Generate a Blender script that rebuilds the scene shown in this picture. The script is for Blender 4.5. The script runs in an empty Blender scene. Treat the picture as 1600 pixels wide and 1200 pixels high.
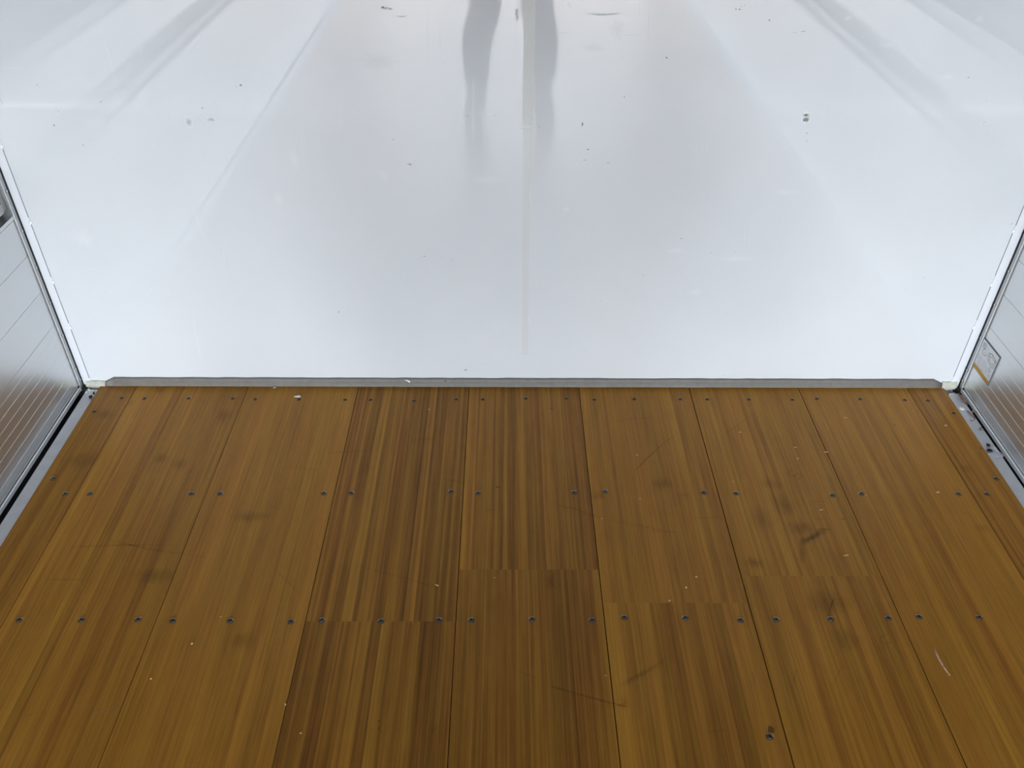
import bpy, bmesh, math, random
from mathutils import Vector, Matrix

random.seed(7)
S = bpy.context.scene
COL = S.collection

# ---------------------------------------------------------------- camera, sky, lights, exposure
D = 1.819            # distance from the lens to the front wall
H = 1.4104           # height of the lens over the wooden floor
XL, XR = -1.150, 1.245   # inner faces of the side gates
YB = -4.4             # rear end of the cargo bed
ZC = 1.95            # roof height
FPX, PITCH, YAW, ROLL = 1313.8, 0.6587, 0.0100, -0.0085

def camera():
    cam = bpy.data.cameras.new('camera')
    cam.sensor_width = 36.0
    cam.lens = FPX / 1600 * 36.0
    cam.clip_start = 0.004
    o = bpy.data.objects.new('camera', cam)
    COL.objects.link(o)
    ct, st = math.cos(PITCH), math.sin(PITCH)
    rz = Matrix.Rotation(-YAW, 3, 'Z')
    R0 = rz @ Vector((1, 0, 0)); D0 = rz @ Vector((0, -st, -ct)); F0 = rz @ Vector((0, ct, -st))
    c, s = math.cos(ROLL), math.sin(ROLL)
    right = c * R0 + s * D0
    down = -s * R0 + c * D0
    m = Matrix((right, -down, -F0)).transposed().to_4x4()
    m.translation = Vector((0, 0, H))
    o.matrix_world = m
    S.camera = o
    return right, -down, -F0
CAM_R, CAM_U, CAM_B = camera()

S.view_settings.view_transform = 'Standard'
S.view_settings.look = 'None'
S.view_settings.gamma = 1.0
S.view_settings.use_curve_mapping = False
S.view_settings.exposure = 0.0

world = bpy.data.worlds.new('overcast_sky')
S.world = world
world.use_nodes = True
nt = world.node_tree
bg = nt.nodes['Background']
bg.inputs['Color'].default_value = (0.88, 0.945, 1.02, 1)
bg.inputs['Strength'].default_value = 27.0

portal = bpy.data.lights.new('rear_door_daylight', 'AREA')
portal.shape = 'RECTANGLE'; portal.size = XR - XL; portal.size_y = ZC
po = bpy.data.objects.new('rear_door_daylight', portal)
COL.objects.link(po)
po.location = ((XL + XR) / 2, YB - 0.05, ZC / 2)
po.rotation_euler = (math.radians(90), 0, 0)
portal.cycles.is_portal = True

# ---------------------------------------------------------------- measured places (metres)
SCREWS_WALL = [(-1.0236, 1.7575), (-0.9628, 1.7549), (-0.8451, 1.7559), (-0.7275, 1.7558), (-0.667, 1.7525), (-0.4273, 1.7519), (-0.3599, 1.7516), (-0.2435, 1.7485), (-0.1311, 1.7552), (-0.06, 1.7546), (0.0552, 1.7586), (0.1639, 1.7595), (0.2385, 1.7543), (0.3458, 1.7569), (0.4688, 1.7573), (0.5418, 1.7568), (0.6538, 1.7572), (0.7707, 1.7562), (0.8375, 1.7606), (0.9547, 1.7596), (1.0738, 1.7559), (1.1349, 1.7542), (-0.5512, 1.7529), (-1.0755, 1.7002), (1.1816, 1.7011)]
SCREWS_MIDDLE = [(-1.0757, 1.4496), (-1.0257, 1.3986), (-0.9685, 1.3987), (-0.733, 1.4002), (-0.6658, 1.3999), (-0.4243, 1.4018), (-0.3601, 1.403), (-0.1274, 1.4087), (-0.0634, 1.4035), (0.1621, 1.4056), (0.2358, 1.4094), (0.4673, 1.4056), (0.543, 1.4036), (0.7685, 1.3978), (0.8381, 1.4021), (1.0678, 1.4025), (1.1353, 1.4026), (1.1815, 1.4544)]
SCREWS_NEAR = [(-0.9713, 1.0464), (-0.8477, 1.0464), (-0.735, 1.0472), (-0.6649, 1.0446), (-0.5502, 1.0446), (-0.4281, 1.0425), (-0.3672, 1.0457), (-0.2482, 1.0432), (-0.1324, 1.0463), (-0.0673, 1.0458), (0.0548, 1.0481), (0.1755, 1.0458), (0.2413, 1.0525), (0.3644, 1.0515), (0.4749, 1.0459), (0.5473, 1.0475), (0.6578, 1.049), (0.7756, 1.0511), (0.8392, 1.0542), (0.961, 1.0527), (0.4723, 0.7976)]
SEAMS = [-1.0007, -0.699, -0.3995, -0.0983, 0.2005, 0.5011, 0.8003, 1.0993]
WALL_STROKES = [('faint', [(-0.1591, 0.9829), (-0.1625, 0.9212), (-0.165, 0.85)], 0.00207), ('faint', [(-0.1364, 0.9414), (-0.1387, 0.8633)], 0.00236), ('grey', [(0.0221, 0.9681), (0.0203, 0.9571), (0.0236, 0.9509), (0.0217, 0.9435)], 0.00416), ('grey', [(0.1698, 0.9592), (0.1883, 0.9568), (0.2105, 0.9575), (0.2312, 0.9595)], 0.00222), ('dark', [(0.6221, 0.9277), (0.608, 0.9254)], 0.00186), ('grey', [(0.6067, 0.9254), (0.5897, 0.924)], 0.00133), ('dark', [(-0.9845, 0.7612), (-0.9719, 0.7486)], 0.00125), ('grey', [(-0.9719, 0.7486), (-0.9625, 0.7387)], 0.00125), ('grey', [(0.4585, 0.5576), (0.4801, 0.5529)], 0.00165), ('tan', [(1.049, 0.7329), (1.0571, 0.738), (1.0704, 0.7366)], 0.00341), ('grey', [(0.212, 0.2647), (0.2309, 0.2744)], 0.0013), ('grey', [(0.0276, 0.7185), (0.0417, 0.7174), (0.0673, 0.7172)], 0.0017), ('dark', [(0.0403, 0.7178), (0.0503, 0.7164)], 0.00227), ('grey', [(-1.1445, 0.0382), (-1.1284, 0.0404)], 0.00276), ('dark', [(-1.1496, 0.0273), (-1.1364, 0.0252)], 0.0038), ('grey', [(-0.929, 0.6875), (-0.9234, 0.6872)], 0.00142), ('faint', [(-0.6962, 0.4167), (-0.6887, 0.3921), (-0.6844, 0.3672)], 0.00465), ('white', [(-0.6902, 0.408), (-0.6861, 0.3743)], 0.00389), ('white', [(-0.6926, 0.6309), (-0.6818, 0.6271), (-0.6696, 0.6302)], 0.00232), ('white', [(-0.9007, 0.2834), (-0.8954, 0.2947), (-0.8838, 0.306)], 0.0029), ('white', [(-0.8515, 0.3005), (-0.8476, 0.2836)], 0.00545), ('white', [(-0.9917, 0.3), (-0.9915, 0.2868)], 0.00384), ('white', [(-0.8317, 0.9425), (-0.8332, 0.8921), (-0.8328, 0.8465), (-0.8311, 0.7994)], 0.00261), ('white', [(-0.7627, 0.9027), (-0.7653, 0.8574)], 0.00172), ('white', [(0.8402, 0.7012), (0.8342, 0.6054)], 0.00172), ('white', [(-0.7361, 0.528), (-0.7242, 0.4305)], 0.00375), ('white', [(-0.8037, 0.2282), (-0.8155, 0.0543)], 0.0036), ('white', [(-0.4508, 0.7455), (-0.4617, 0.6119)], 0.0028), ('white', [(-0.3549, 0.7881), (-0.3714, 0.6954)], 0.00166), ('white', [(-0.051, 0.7757), (-0.0482, 0.6672)], 0.0025), ('white', [(-0.0692, 0.8331), (-0.0719, 0.7389), (-0.0724, 0.682)], 0.00682), ('white', [(-0.0919, 0.7523), (-0.0429, 0.7533)], 0.0014), ('white', [(-0.0537, 0.7785), (-0.0542, 0.7475)], 0.00167), ('faint', [(0.2176, 0.9169), (0.2839, 0.9173)], 0.00199), ('faint', [(0.1047, 0.9201), (0.1311, 0.9228)], 0.00265), ('faint', [(0.123, 0.9821), (0.1327, 0.97)], 0.00518), ('faint', [(0.2705, 0.9853), (0.2713, 0.9511)], 0.00259), ('faint', [(0.2899, 0.9855), (0.2953, 0.8982)], 0.00207), ('dark', [(-1.0921, 0.7816), (-1.0922, 0.7621)], 0.0011), ('white', [(0.7572, 0.9388), (0.7587, 0.9236)], 0.00132), ('white', [(0.8801, 0.9141), (0.8781, 0.8948)], 0.00133), ('white', [(0.43, 0.6844), (0.428, 0.6574)], 0.00216), ('white', [(0.441, 0.6875), (0.4406, 0.6605)], 0.00215), ('white', [(0.4523, 0.689), (0.453, 0.6651)], 0.00215), ('white', [(0.5728, 0.4872), (0.5803, 0.4272)], 0.00214), ('white', [(0.5835, 0.4957), (0.5928, 0.4185)], 0.00214), ('faint', [(-0.5739, 0.9402), (-0.5758, 0.924)], 0.00131), ('dark', [(1.2066, 0.4883), (1.213, 0.4917)], 0.00246), ('grey', [(1.0911, 0.3895), (1.0978, 0.3886)], 0.00221), ('grey', [(1.18, 0.389), (1.1854, 0.3917)], 0.00222), ('grey', [(1.1453, 0.5477), (1.1543, 0.5396)], 0.00151), ('faint', [(-1.0931, 0.5856), (-1.0931, 0.5682)], 0.00147), ('faint', [(-1.0904, 0.3887), (-1.0904, 0.3691)], 0.00156), ('faint', [(-1.0877, 0.1917), (-1.0871, 0.1717)], 0.00165), ('white', [(-1.0415, 0.4601), (-0.9865, 0.4603)], 0.00153), ('white', [(-1.0702, 0.3584), (-0.9821, 0.3588)], 0.00189), ('white', [(-1.0693, 0.8439), (-1.0091, 0.8429)], 0.00202)]
WALL_BLOBS = [('red', (-0.2457, 0.9673), 0.01104, 0.00275), ('red', (-0.2354, 0.9655), 0.0052, 0.00184), ('dark', (-0.2508, 0.9685), 0.00325, 0.00214), ('tan', (-0.2131, 0.9515), 0.01176, 0.00186), ('white', (0.3436, 0.8744), 0.0027, 0.00295), ('dark', (0.3384, 0.8724), 0.0027, 0.00197), ('dark', (0.4679, 0.969), 0.00196, 0.00123), ('dark', (0.4751, 0.9688), 0.00228, 0.00123), ('dark', (0.4774, 0.9743), 0.0013, 0.00086), ('dark', (0.4835, 0.9768), 0.0013, 0.00085), ('dark', (0.6607, 0.7411), 0.00636, 0.00503), ('dark', (0.6591, 0.7518), 0.00634, 0.00285), ('tan', (0.6672, 0.744), 0.00282, 0.0086), ('tan', (0.6612, 0.7454), 0.00988, 0.01218), ('grey', (0.6696, 0.7107), 0.00357, 0.0022), ('faint', (0.6742, 0.693), 0.00502, 0.00445), ('dark', (0.1688, 0.7286), 0.00212, 0.00434), ('tan', (0.1676, 0.7242), 0.00248, 0.00217), ('dark', (0.1844, 0.6706), 0.00432, 0.00135), ('grey', (0.233, 0.6393), 0.0051, 0.00153), ('grey', (0.1794, 0.6456), 0.00581, 0.00114), ('red', (-0.2175, 0.6331), 0.00364, 0.00269), ('red', (-0.2218, 0.6346), 0.00291, 0.00153), ('dark', (-0.5686, 0.8103), 0.00342, 0.00205), ('grey', (-0.5781, 0.8071), 0.00274, 0.00103), ('dark', (-0.9959, 0.72), 0.00183, 0.00246), ('dark', (-0.8779, 0.7729), 0.00138, 0.0014), ('dark', (-0.9457, 0.6749), 0.00143, 0.00134), ('grey', (-0.9136, 0.6868), 0.00142, 0.00096), ('dark', (-0.6614, 0.7607), 0.00167, 0.00141), ('dark', (-1.0034, 0.808), 0.00109, 0.00123), ('dark', (0.5398, 0.9482), 0.00197, 0.00162), ('dark', (0.9888, 0.8346), 0.00275, 0.00081), ('dark', (0.424, 0.4483), 0.0017, 0.00155), ('grey', (0.5613, 0.4105), 0.00157, 0.00141), ('grey', (0.5027, 0.4094), 0.00235, 0.00141), ('dark', (-0.1074, 0.0501), 0.00475, 0.00195), ('dark', (-0.4279, 0.2344), 0.0018, 0.00195), ('grey', (-0.4023, 0.236), 0.00147, 0.00136), ('dark', (-0.199, 0.3968), 0.00172, 0.00142), ('grey', (-0.1554, 0.3925), 0.00157, 0.00143), ('grey', (-0.1304, 0.3882), 0.00157, 0.00143), ('grey', (0.2427, 0.2696), 0.00163, 0.00134), ('grey', (0.3424, 0.3458), 0.00159, 0.0022), ('dark', (0.0735, 0.723), 0.00113, 0.00145), ('grey', (-0.0851, 0.7452), 0.00491, 0.00114), ('grey', (-0.0247, 0.747), 0.00421, 0.00071), ('dark', (0.2561, 0.7891), 0.00139, 0.00139), ('grey', (0.4322, 0.7428), 0.00141, 0.001), ('grey', (-0.1302, 0.8568), 0.00135, 0.00132), ('grey', (-0.2514, 0.6915), 0.00285, 0.00118), ('grey', (-0.8093, 0.844), 0.00236, 0.0008), ('grey', (1.0464, 0.3421), 0.0016, 0.00221), ('grey', (0.5919, 0.0349), 0.00348, 0.00109), ('grey', (-0.0622, 0.0685), 0.00155, 0.0015), ('white', (0.4136, 0.4143), 0.02657, 0.00705), ('white', (0.5658, 0.3936), 0.04723, 0.00893), ('white', (0.4768, 0.298), 0.02103, 0.01038), ('white', (0.6508, 0.5697), 0.03359, 0.00963), ('white', (0.1429, 0.5237), 0.00906, 0.00659), ('white', (0.943, 0.8357), 0.02057, 0.00945), ('white', (0.9711, 0.9524), 0.01054, 0.00747), ('grey', (-0.6979, 0.7286), 0.00984, 0.01152), ('grey', (-0.6475, 0.7346), 0.01123, 0.00574), ('white', (-1.0162, 0.4431), 0.0307, 0.02584), ('white', (-0.5305, 0.5484), 0.01193, 0.02103), ('white', (-0.479, 0.6425), 0.01448, 0.03049), ('faint', (0.2298, 0.9296), 0.01585, 0.02143), ('faint', (0.1795, 0.8911), 0.02677, 0.01036), ('faint', (-0.2708, 0.8626), 0.04042, 0.01977), ('white', (-0.2795, 0.605), 0.01467, 0.01876), ('white', (0.7006, 0.9534), 0.0092, 0.00621), ('white', (0.7943, 0.9008), 0.01742, 0.00774), ('grey', (-1.0944, 0.3218), 0.00119, 0.00139), ('grey', (-1.3178, 0.0441), 0.00172, 0.00259), ('grey', (1.0446, 0.7854), 0.0014, 0.00126), ('white', (-0.0447, 0.5982), 0.04418, 0.01257)]
FLOOR_STROKES = [('smear', [(0.314, 1.479), (0.3476, 1.5222), (0.395, 1.5766), (0.4388, 1.6182)], 0.0031), ('smear', [(0.124, 1.3636), (0.1631, 1.3515), (0.1985, 1.3335), (0.2267, 1.3217)], 0.00266), ('soft', [(0.2267, 1.3217), (0.3319, 1.2927), (0.3847, 1.2813)], 0.00204), ('dark_soft', [(0.6509, 1.2478), (0.6846, 1.2665), (0.7247, 1.2952)], 0.0085), ('soft', [(0.6748, 1.3343), (0.6592, 1.2571), (0.6338, 1.176)], 0.01028), ('smear', [(0.7177, 1.2913), (0.7316, 1.2894)], 0.00289), ('smear', [(0.7125, 1.4622), (0.7104, 1.4575), (0.7072, 1.454), (0.7036, 1.4523), (0.7005, 1.4529), (0.6985, 1.4556), (0.6981, 1.4598), (0.6994, 1.4646), (0.7022, 1.4688), (0.7057, 1.4715), (0.7092, 1.472), (0.7118, 1.4703), (0.713, 1.4666), (0.7124, 1.462)], 0.00247), ('soft', [(0.7039, 1.4732), (0.7014, 1.468), (0.6974, 1.4641), (0.6927, 1.4622), (0.6885, 1.4628), (0.6856, 1.4659), (0.6848, 1.4706), (0.6863, 1.4759), (0.6897, 1.4807), (0.6942, 1.4837), (0.6988, 1.4843), (0.7024, 1.4823), (0.7043, 1.4782), (0.7038, 1.473)], 0.00311), ('smear', [(0.7614, 0.996), (0.7579, 0.9932), (0.7539, 0.9914), (0.7498, 0.9906), (0.7461, 0.9911), (0.7433, 0.9928), (0.7416, 0.9954), (0.7412, 0.9987), (0.7423, 1.0023), (0.7447, 1.0057), (0.7481, 1.0086), (0.7521, 1.0105), (0.7562, 1.0114), (0.76, 1.011)], 0.00203), ('smear', [(0.0857, 0.8983), (0.1385, 0.8811), (0.1847, 0.8667), (0.2225, 0.8564)], 0.0036), ('soft', [(0.2052, 0.8943), (0.2565, 0.9213), (0.3238, 0.9632)], 0.00599), ('smear', [(-0.3402, 1.5485), (-0.3953, 1.546), (-0.4419, 1.5412)], 0.00222), ('smear', [(-0.5417, 1.4905), (-0.4473, 1.4818)], 0.00155), ('smear', [(-0.5441, 1.3624), (-0.5083, 1.3464)], 0.00147), ('soft', [(-0.9616, 1.2368), (-0.8524, 1.2424), (-0.6995, 1.2444)], 0.00222), ('smear', [(-0.4172, 1.254), (-0.4028, 1.2283)], 0.00141), ('smear', [(-0.0457, 1.3491), (-0.0164, 1.3492)], 0.00191), ('soft', [(-0.2248, 1.5893), (-0.1609, 1.5993)], 0.00322), ('soft', [(-0.152, 1.4537), (-0.0824, 1.4322)], 0.00306), ('smear', [(0.5563, 0.9322), (0.5437, 0.9035)], 0.00269), ('smear', [(0.4721, 0.9281), (0.4712, 0.8981)], 0.00269), ('soft', [(0.6882, 1.1167), (0.6491, 1.0449)], 0.00214), ('soft', [(0.657, 0.956), (0.6132, 0.8941)], 0.00198), ('smear', [(0.6578, 1.7007), (0.5552, 1.6111)], 0.00169), ('soft', [(0.2496, 1.6605), (0.3258, 1.6735), (0.4531, 1.6869)], 0.00232), ('soft', [(-0.8887, 1.2646), (-0.779, 1.2316), (-0.6331, 1.2066)], 0.00211), ('smear', [(0.709, 1.3769), (0.7464, 1.3769)], 0.0015), ('smear', [(0.7081, 1.3224), (0.7394, 1.3244)], 0.00205), ('smear', [(0.6802, 1.2912), (0.7322, 1.2913)], 0.00173), ('soft', [(-0.1346, 0.7995), (-0.1137, 0.8301)], 0.00227), ('light', [(-0.7521, 0.8431), (-0.7256, 0.8494), (-0.707, 0.8621)], 0.00173), ('smear', [(-0.8648, 0.8369), (-0.8497, 0.8444)], 0.00173), ('light', [(0.2745, 1.2567), (0.278, 1.2146)], 0.00227), ('light', [(0.3844, 1.1933), (0.3897, 1.1758)], 0.00138), ('soft', [(0.4237, 1.324), (0.4975, 1.328)], 0.00292), ('soft', [(0.3093, 1.285), (0.4023, 1.2832)], 0.00201), ('soft', [(0.014, 0.9351), (0.0622, 0.9145)], 0.00244), ('soft', [(0.3565, 0.805), (0.4036, 0.8111)], 0.00229), ('soft', [(-0.5061, 1.1925), (-0.4213, 1.108)], 0.00192), ('soft', [(-0.3418, 1.1927), (-0.2007, 1.1496), (-0.0911, 1.1081)], 0.00219), ('soft', [(-0.9787, 1.1491), (-0.8577, 1.1475)], 0.00241), ('soft', [(0.0442, 1.2789), (0.0871, 1.2809)], 0.00143)]
FLOOR_BLOBS = [('smear', (0.7695, 1.3225), 0.00585, 0.00393), ('soft', (0.6335, 1.4336), 0.02293, 0.01504), ('soft', (0.646, 1.3644), 0.02528, 0.03049), ('soft', (0.5843, 1.3242), 0.019, 0.03933), ('soft', (0.664, 1.2951), 0.0289, 0.01536), ('soft', (0.4217, 1.3992), 0.01204, 0.00835), ('soft', (0.3746, 1.4374), 0.02138, 0.01937), ('soft', (1.1237, 1.4876), 0.01254, 0.01347), ('soft', (1.0766, 1.2956), 0.01596, 0.01155), ('soft', (-1.0406, 1.6873), 0.02156, 0.01551), ('soft', (-1.0291, 1.512), 0.03107, 0.02496), ('soft', (-0.991, 1.7351), 0.00844, 0.01337), ('soft', (-0.8448, 1.5193), 0.01404, 0.01598), ('soft', (-0.732, 1.6831), 0.01494, 0.02837), ('soft', (-0.7924, 1.5012), 0.0186, 0.01802), ('dark_smear', (-0.0185, 1.4237), 0.0053, 0.00319), ('smear', (-0.5115, 1.4185), 0.00376, 0.00317), ('dark_smear', (0.4784, 0.811), 0.00575, 0.00733), ('soft', (-0.5131, 0.9995), 0.01879, 0.01467), ('soft', (0.6608, 1.0922), 0.03968, 0.02413), ('soft', (0.6709, 0.9995), 0.02533, 0.02213), ('soft', (0.5391, 1.1935), 0.01797, 0.01584), ('soft', (0.2184, 1.3946), 0.01799, 0.01248), ('soft', (0.0956, 1.1414), 0.00807, 0.01342), ('soft', (0.2199, 0.8641), 0.00826, 0.01288), ('soft', (-0.9329, 1.7901), 0.01377, 0.0139), ('dark_smear', (-0.2266, 0.8277), 0.00173, 0.00248), ('dark_smear', (-0.2249, 0.8141), 0.00172, 0.00244), ('soft', (-0.7407, 1.1578), 0.04034, 0.01696), ('soft', (-0.5795, 1.3264), 0.0362, 0.01372), ('dark_smear', (0.1234, 1.7175), 0.00339, 0.00265), ('dark_smear', (0.12, 1.7161), 0.00169, 0.00265), ('dark_smear', (1.0093, 1.6539), 0.0025, 0.00305), ('dark_smear', (1.1919, 1.5631), 0.00323, 0.00476)]
DEBRIS = [('chip', 0.7986, 1.5479, 0.016, 0.007), ('chip', 0.728, 1.3504, 0.0133, 0.005), ('chip', 0.7263, 1.5643, 0.0097, 0.0038), ('crumb', 1.0206, 1.4073, 0.0061, 0.0063), ('crumb', 1.1397, 1.6492, 0.0067, 0.0063), ('chip', 0.2209, 1.3227, 0.0073, 0.0039), ('crumb', 0.4052, 1.1552, 0.0048, 0.0044), ('crumb', 0.3788, 1.1273, 0.004, 0.0036), ('chip', 0.1908, 0.9199, 0.0061, 0.0041), ('crumb', -0.6106, 0.9907, 0.0044, 0.0051), ('chip', -0.0221, 1.1532, 0.0068, 0.0051), ('crumb', 0.3263, 1.5349, 0.0038, 0.0046), ('crumb', -0.1423, 1.1329, 0.0032, 0.0083), ('crumb', -0.4015, 0.8606, 0.0035, 0.0051), ('crumb', -0.6646, 0.9135, 0.0036, 0.004), ('chip', -0.5715, 1.0539, 0.0064, 0.0046), ('chip', 0.8481, 1.3969, 0.006, 0.0042), ('crumb', 0.5999, 1.6212, 0.0049, 0.005), ('chip', 0.7424, 1.2151, 0.0154, 0.0054), ('crumb', 0.3388, 1.0937, 0.0053, 0.0032), ('crumb', -0.3626, 0.8045, 0.0034, 0.0024), ('crumb', 0.7207, 1.5232, 0.0032, 0.0046), ('crumb', -0.2015, 1.7111, 0.0034, 0.0042), ('chip', 0.8897, 1.6805, 0.0101, 0.0078), ('crumb', 0.3146, 1.3844, 0.003, 0.0041), ('chip', 0.5439, 1.4432, 0.0077, 0.0032)]

# ---------------------------------------------------------------- materials
def new_mat(name):
    m = bpy.data.materials.new(name); m.use_nodes = True
    return m, m.node_tree, m.node_tree.nodes['Principled BSDF']

def simple(name, col, rough=0.6, metal=0.0, spec=0.5, alpha=1.0, noise=0.0, nscale=40.0):
    m, t, b = new_mat(name)
    b.inputs['Base Color'].default_value = (*col, 1)
    b.inputs['Roughness'].default_value = rough
    b.inputs['Metallic'].default_value = metal
    b.inputs['Specular IOR Level'].default_value = spec
    b.inputs['Alpha'].default_value = alpha
    if noise:
        tc = t.nodes.new('ShaderNodeTexCoord'); n = t.nodes.new('ShaderNodeTexNoise')
        n.inputs['Scale'].default_value = nscale; n.inputs['Detail'].default_value = 4
        r = t.nodes.new('ShaderNodeValToRGB')
        lo = [max(0, c * (1 - noise)) for c in col]; hi = [min(1, c * (1 + noise)) for c in col]
        r.color_ramp.elements[0].position = .3; r.color_ramp.elements[1].position = .7
        r.color_ramp.elements[0].color = (*lo, 1); r.color_ramp.elements[1].color = (*hi, 1)
        t.links.new(tc.outputs['Object'], n.inputs['Vector'])
        t.links.new(n.outputs['Fac'], r.inputs['Fac']); t.links.new(r.outputs['Color'], b.inputs['Base Color'])
    return m

def nd(t, typ, **kw):
    n = t.nodes.new(typ)
    for k, v in kw.items(): setattr(n, k, v)
    return n

def math_node(t, op, a, b=None, clamp=False):
    n = nd(t, 'ShaderNodeMath', operation=op, use_clamp=clamp)
    for i, v in enumerate((a, b)):
        if v is None: continue
        if isinstance(v, (int, float)): n.inputs[i].default_value = v
        else: t.links.new(v, n.inputs[i])
    return n.outputs[0]

def wood_material():
    m, t, b = new_mat('laminated_hardwood')
    L = t.links
    tc = nd(t, 'ShaderNodeTexCoord')
    tone = nd(t, 'ShaderNodeAttribute', attribute_name='tone').outputs['Fac']
    seed = nd(t, 'ShaderNodeAttribute', attribute_name='seed').outputs['Fac']
    figure = nd(t, 'ShaderNodeAttribute', attribute_name='figure').outputs['Fac']
    def noise(sx, sy, detail, rough=.55, woff=0.0):
        mp = nd(t, 'ShaderNodeMapping'); mp.inputs['Scale'].default_value = (sx, sy, 1)
        L.new(tc.outputs['Object'], mp.inputs['Vector'])
        n = nd(t, 'ShaderNodeTexNoise', noise_dimensions='4D')
        n.inputs['Scale'].default_value = 1.0; n.inputs['Detail'].default_value = detail; n.inputs['Roughness'].default_value = rough
        L.new(mp.outputs['Vector'], n.inputs['Vector'])
        L.new(math_node(t, 'ADD', seed, woff), n.inputs['W'])
        return n.outputs['Fac']
    broad = noise(75, .55, 2)          # growth bands running along the strip
    fine = noise(230, 4.5, 4, .7, 3.1)
    pores = noise(520, 9, 2, .6, 7.7)
    stain = noise(2.6, 2.2, 5, .6, 11.0)
    flock = noise(40, 30, 4, .6, 5.0)
    c = lambda x: math_node(t, 'SUBTRACT', x, .5)
    v = math_node(t, 'ADD', tone, math_node(t, 'MULTIPLY', math_node(t, 'MULTIPLY', c(broad), figure), 1.7))
    v = math_node(t, 'ADD', v, math_node(t, 'MULTIPLY', c(fine), .85))
    v = math_node(t, 'ADD', v, math_node(t, 'MULTIPLY', c(stain), .35))
    v = math_node(t, 'ADD', v, math_node(t, 'MULTIPLY', c(flock), .12), clamp=True)
    r = nd(t, 'ShaderNodeValToRGB')
    e = r.color_ramp.elements
    e[0].position = 0; e[0].color = WOOD[0]
    e[1].position = 1; e[1].color = WOOD[3]
    x = e.new(.36); x.color = WOOD[1]
    x = e.new(.68); x.color = WOOD[2]
    L.new(v, r.inputs['Fac'])
    pr = nd(t, 'ShaderNodeMapRange'); pr.inputs['From Min'].default_value = .60; pr.inputs['From Max'].default_value = .74
    pr.inputs['To Min'].default_value = 1.0; pr.inputs['To Max'].default_value = .72
    L.new(pores, pr.inputs['Value'])
    hue = noise(28, .9, 3, .6, 17.0)
    hr = nd(t, 'ShaderNodeValToRGB')
    hr.color_ramp.elements[0].position = .36; hr.color_ramp.elements[0].color = (1.03, .96, 1.03, 1)
    hr.color_ramp.elements[1].position = .64; hr.color_ramp.elements[1].color = (.98, 1.03, .96, 1)
    L.new(hue, hr.inputs['Fac'])
    hm = nd(t, 'ShaderNodeVectorMath', operation='MULTIPLY')
    L.new(r.outputs['Color'], hm.inputs[0]); L.new(hr.outputs['Color'], hm.inputs[1])
    mx = nd(t, 'ShaderNodeVectorMath', operation='SCALE')
    L.new(hm.outputs['Vector'], mx.inputs[0]); L.new(pr.outputs['Result'], mx.inputs['Scale'])
    L.new(mx.outputs['Vector'], b.inputs['Base Color'])
    rr = nd(t, 'ShaderNodeMapRange'); rr.inputs['To Min'].default_value = .28; rr.inputs['To Max'].default_value = .44
    L.new(flock, rr.inputs['Value']); L.new(rr.outputs['Result'], b.inputs['Roughness'])
    b.inputs['Specular IOR Level'].default_value = .16
    bp = nd(t, 'ShaderNodeBump'); bp.inputs['Strength'].default_value = .12; bp.inputs['Distance'].default_value = .0006
    L.new(fine, bp.inputs['Height']); L.new(bp.outputs['Normal'], b.inputs['Normal'])
    return m

def panel_material(name='white_glossy_panel', mark=None, amount=1.0, dull=None):
    m, t, b = new_mat(name)
    L = t.links
    tc = nd(t, 'ShaderNodeTexCoord')
    n = nd(t, 'ShaderNodeTexNoise'); n.inputs['Scale'].default_value = 3.0; n.inputs['Detail'].default_value = 6
    L.new(tc.outputs['Object'], n.inputs['Vector'])
    r = nd(t, 'ShaderNodeValToRGB')
    r.color_ramp.elements[0].position = .3; r.color_ramp.elements[0].color = (.70, .735, .765, 1)
    r.color_ramp.elements[1].position = .75; r.color_ramp.elements[1].color = (.745, .775, .80, 1)
    L.new(n.outputs['Fac'], r.inputs['Fac'])
    col = r.outputs['Color']
    if mark:
        at = nd(t, 'ShaderNodeAttribute', attribute_name='rim').outputs['Fac']
        g = nd(t, 'ShaderNodeTexNoise'); g.inputs['Scale'].default_value = 160; g.inputs['Detail'].default_value = 3
        L.new(tc.outputs['Object'], g.inputs['Vector'])
        fac = math_node(t, 'MULTIPLY', math_node(t, 'MULTIPLY', at, math_node(t, 'ADD', g.outputs['Fac'], .5)), amount, clamp=True)
        mixc = nd(t, 'ShaderNodeMix', data_type='RGBA')
        L.new(fac, mixc.inputs[0]); L.new(col, mixc.inputs[6]); mixc.inputs[7].default_value = (*mark, 1)
        col = mixc.outputs[2]
    L.new(col, b.inputs['Base Color'])
    mp = nd(t, 'ShaderNodeMapping'); mp.inputs['Scale'].default_value = (55, 1, 6)
    L.new(tc.outputs['Object'], mp.inputs['Vector'])
    n2 = nd(t, 'ShaderNodeTexNoise'); n2.inputs['Scale'].default_value = 1.0; n2.inputs['Detail'].default_value = 3
    L.new(mp.outputs['Vector'], n2.inputs['Vector'])
    rr = nd(t, 'ShaderNodeMapRange'); rr.inputs['From Min'].default_value = .35; rr.inputs['From Max'].default_value = .7
    rr.inputs['To Min'].default_value = .025; rr.inputs['To Max'].default_value = .06
    L.new(n2.outputs['Fac'], rr.inputs['Value']); L.new(rr.outputs['Result'], b.inputs['Roughness'])
    if dull: rr.inputs['To Min'].default_value = dull; rr.inputs['To Max'].default_value = dull + .1
    b.inputs['Specular IOR Level'].default_value = 1.0
    return m

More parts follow.
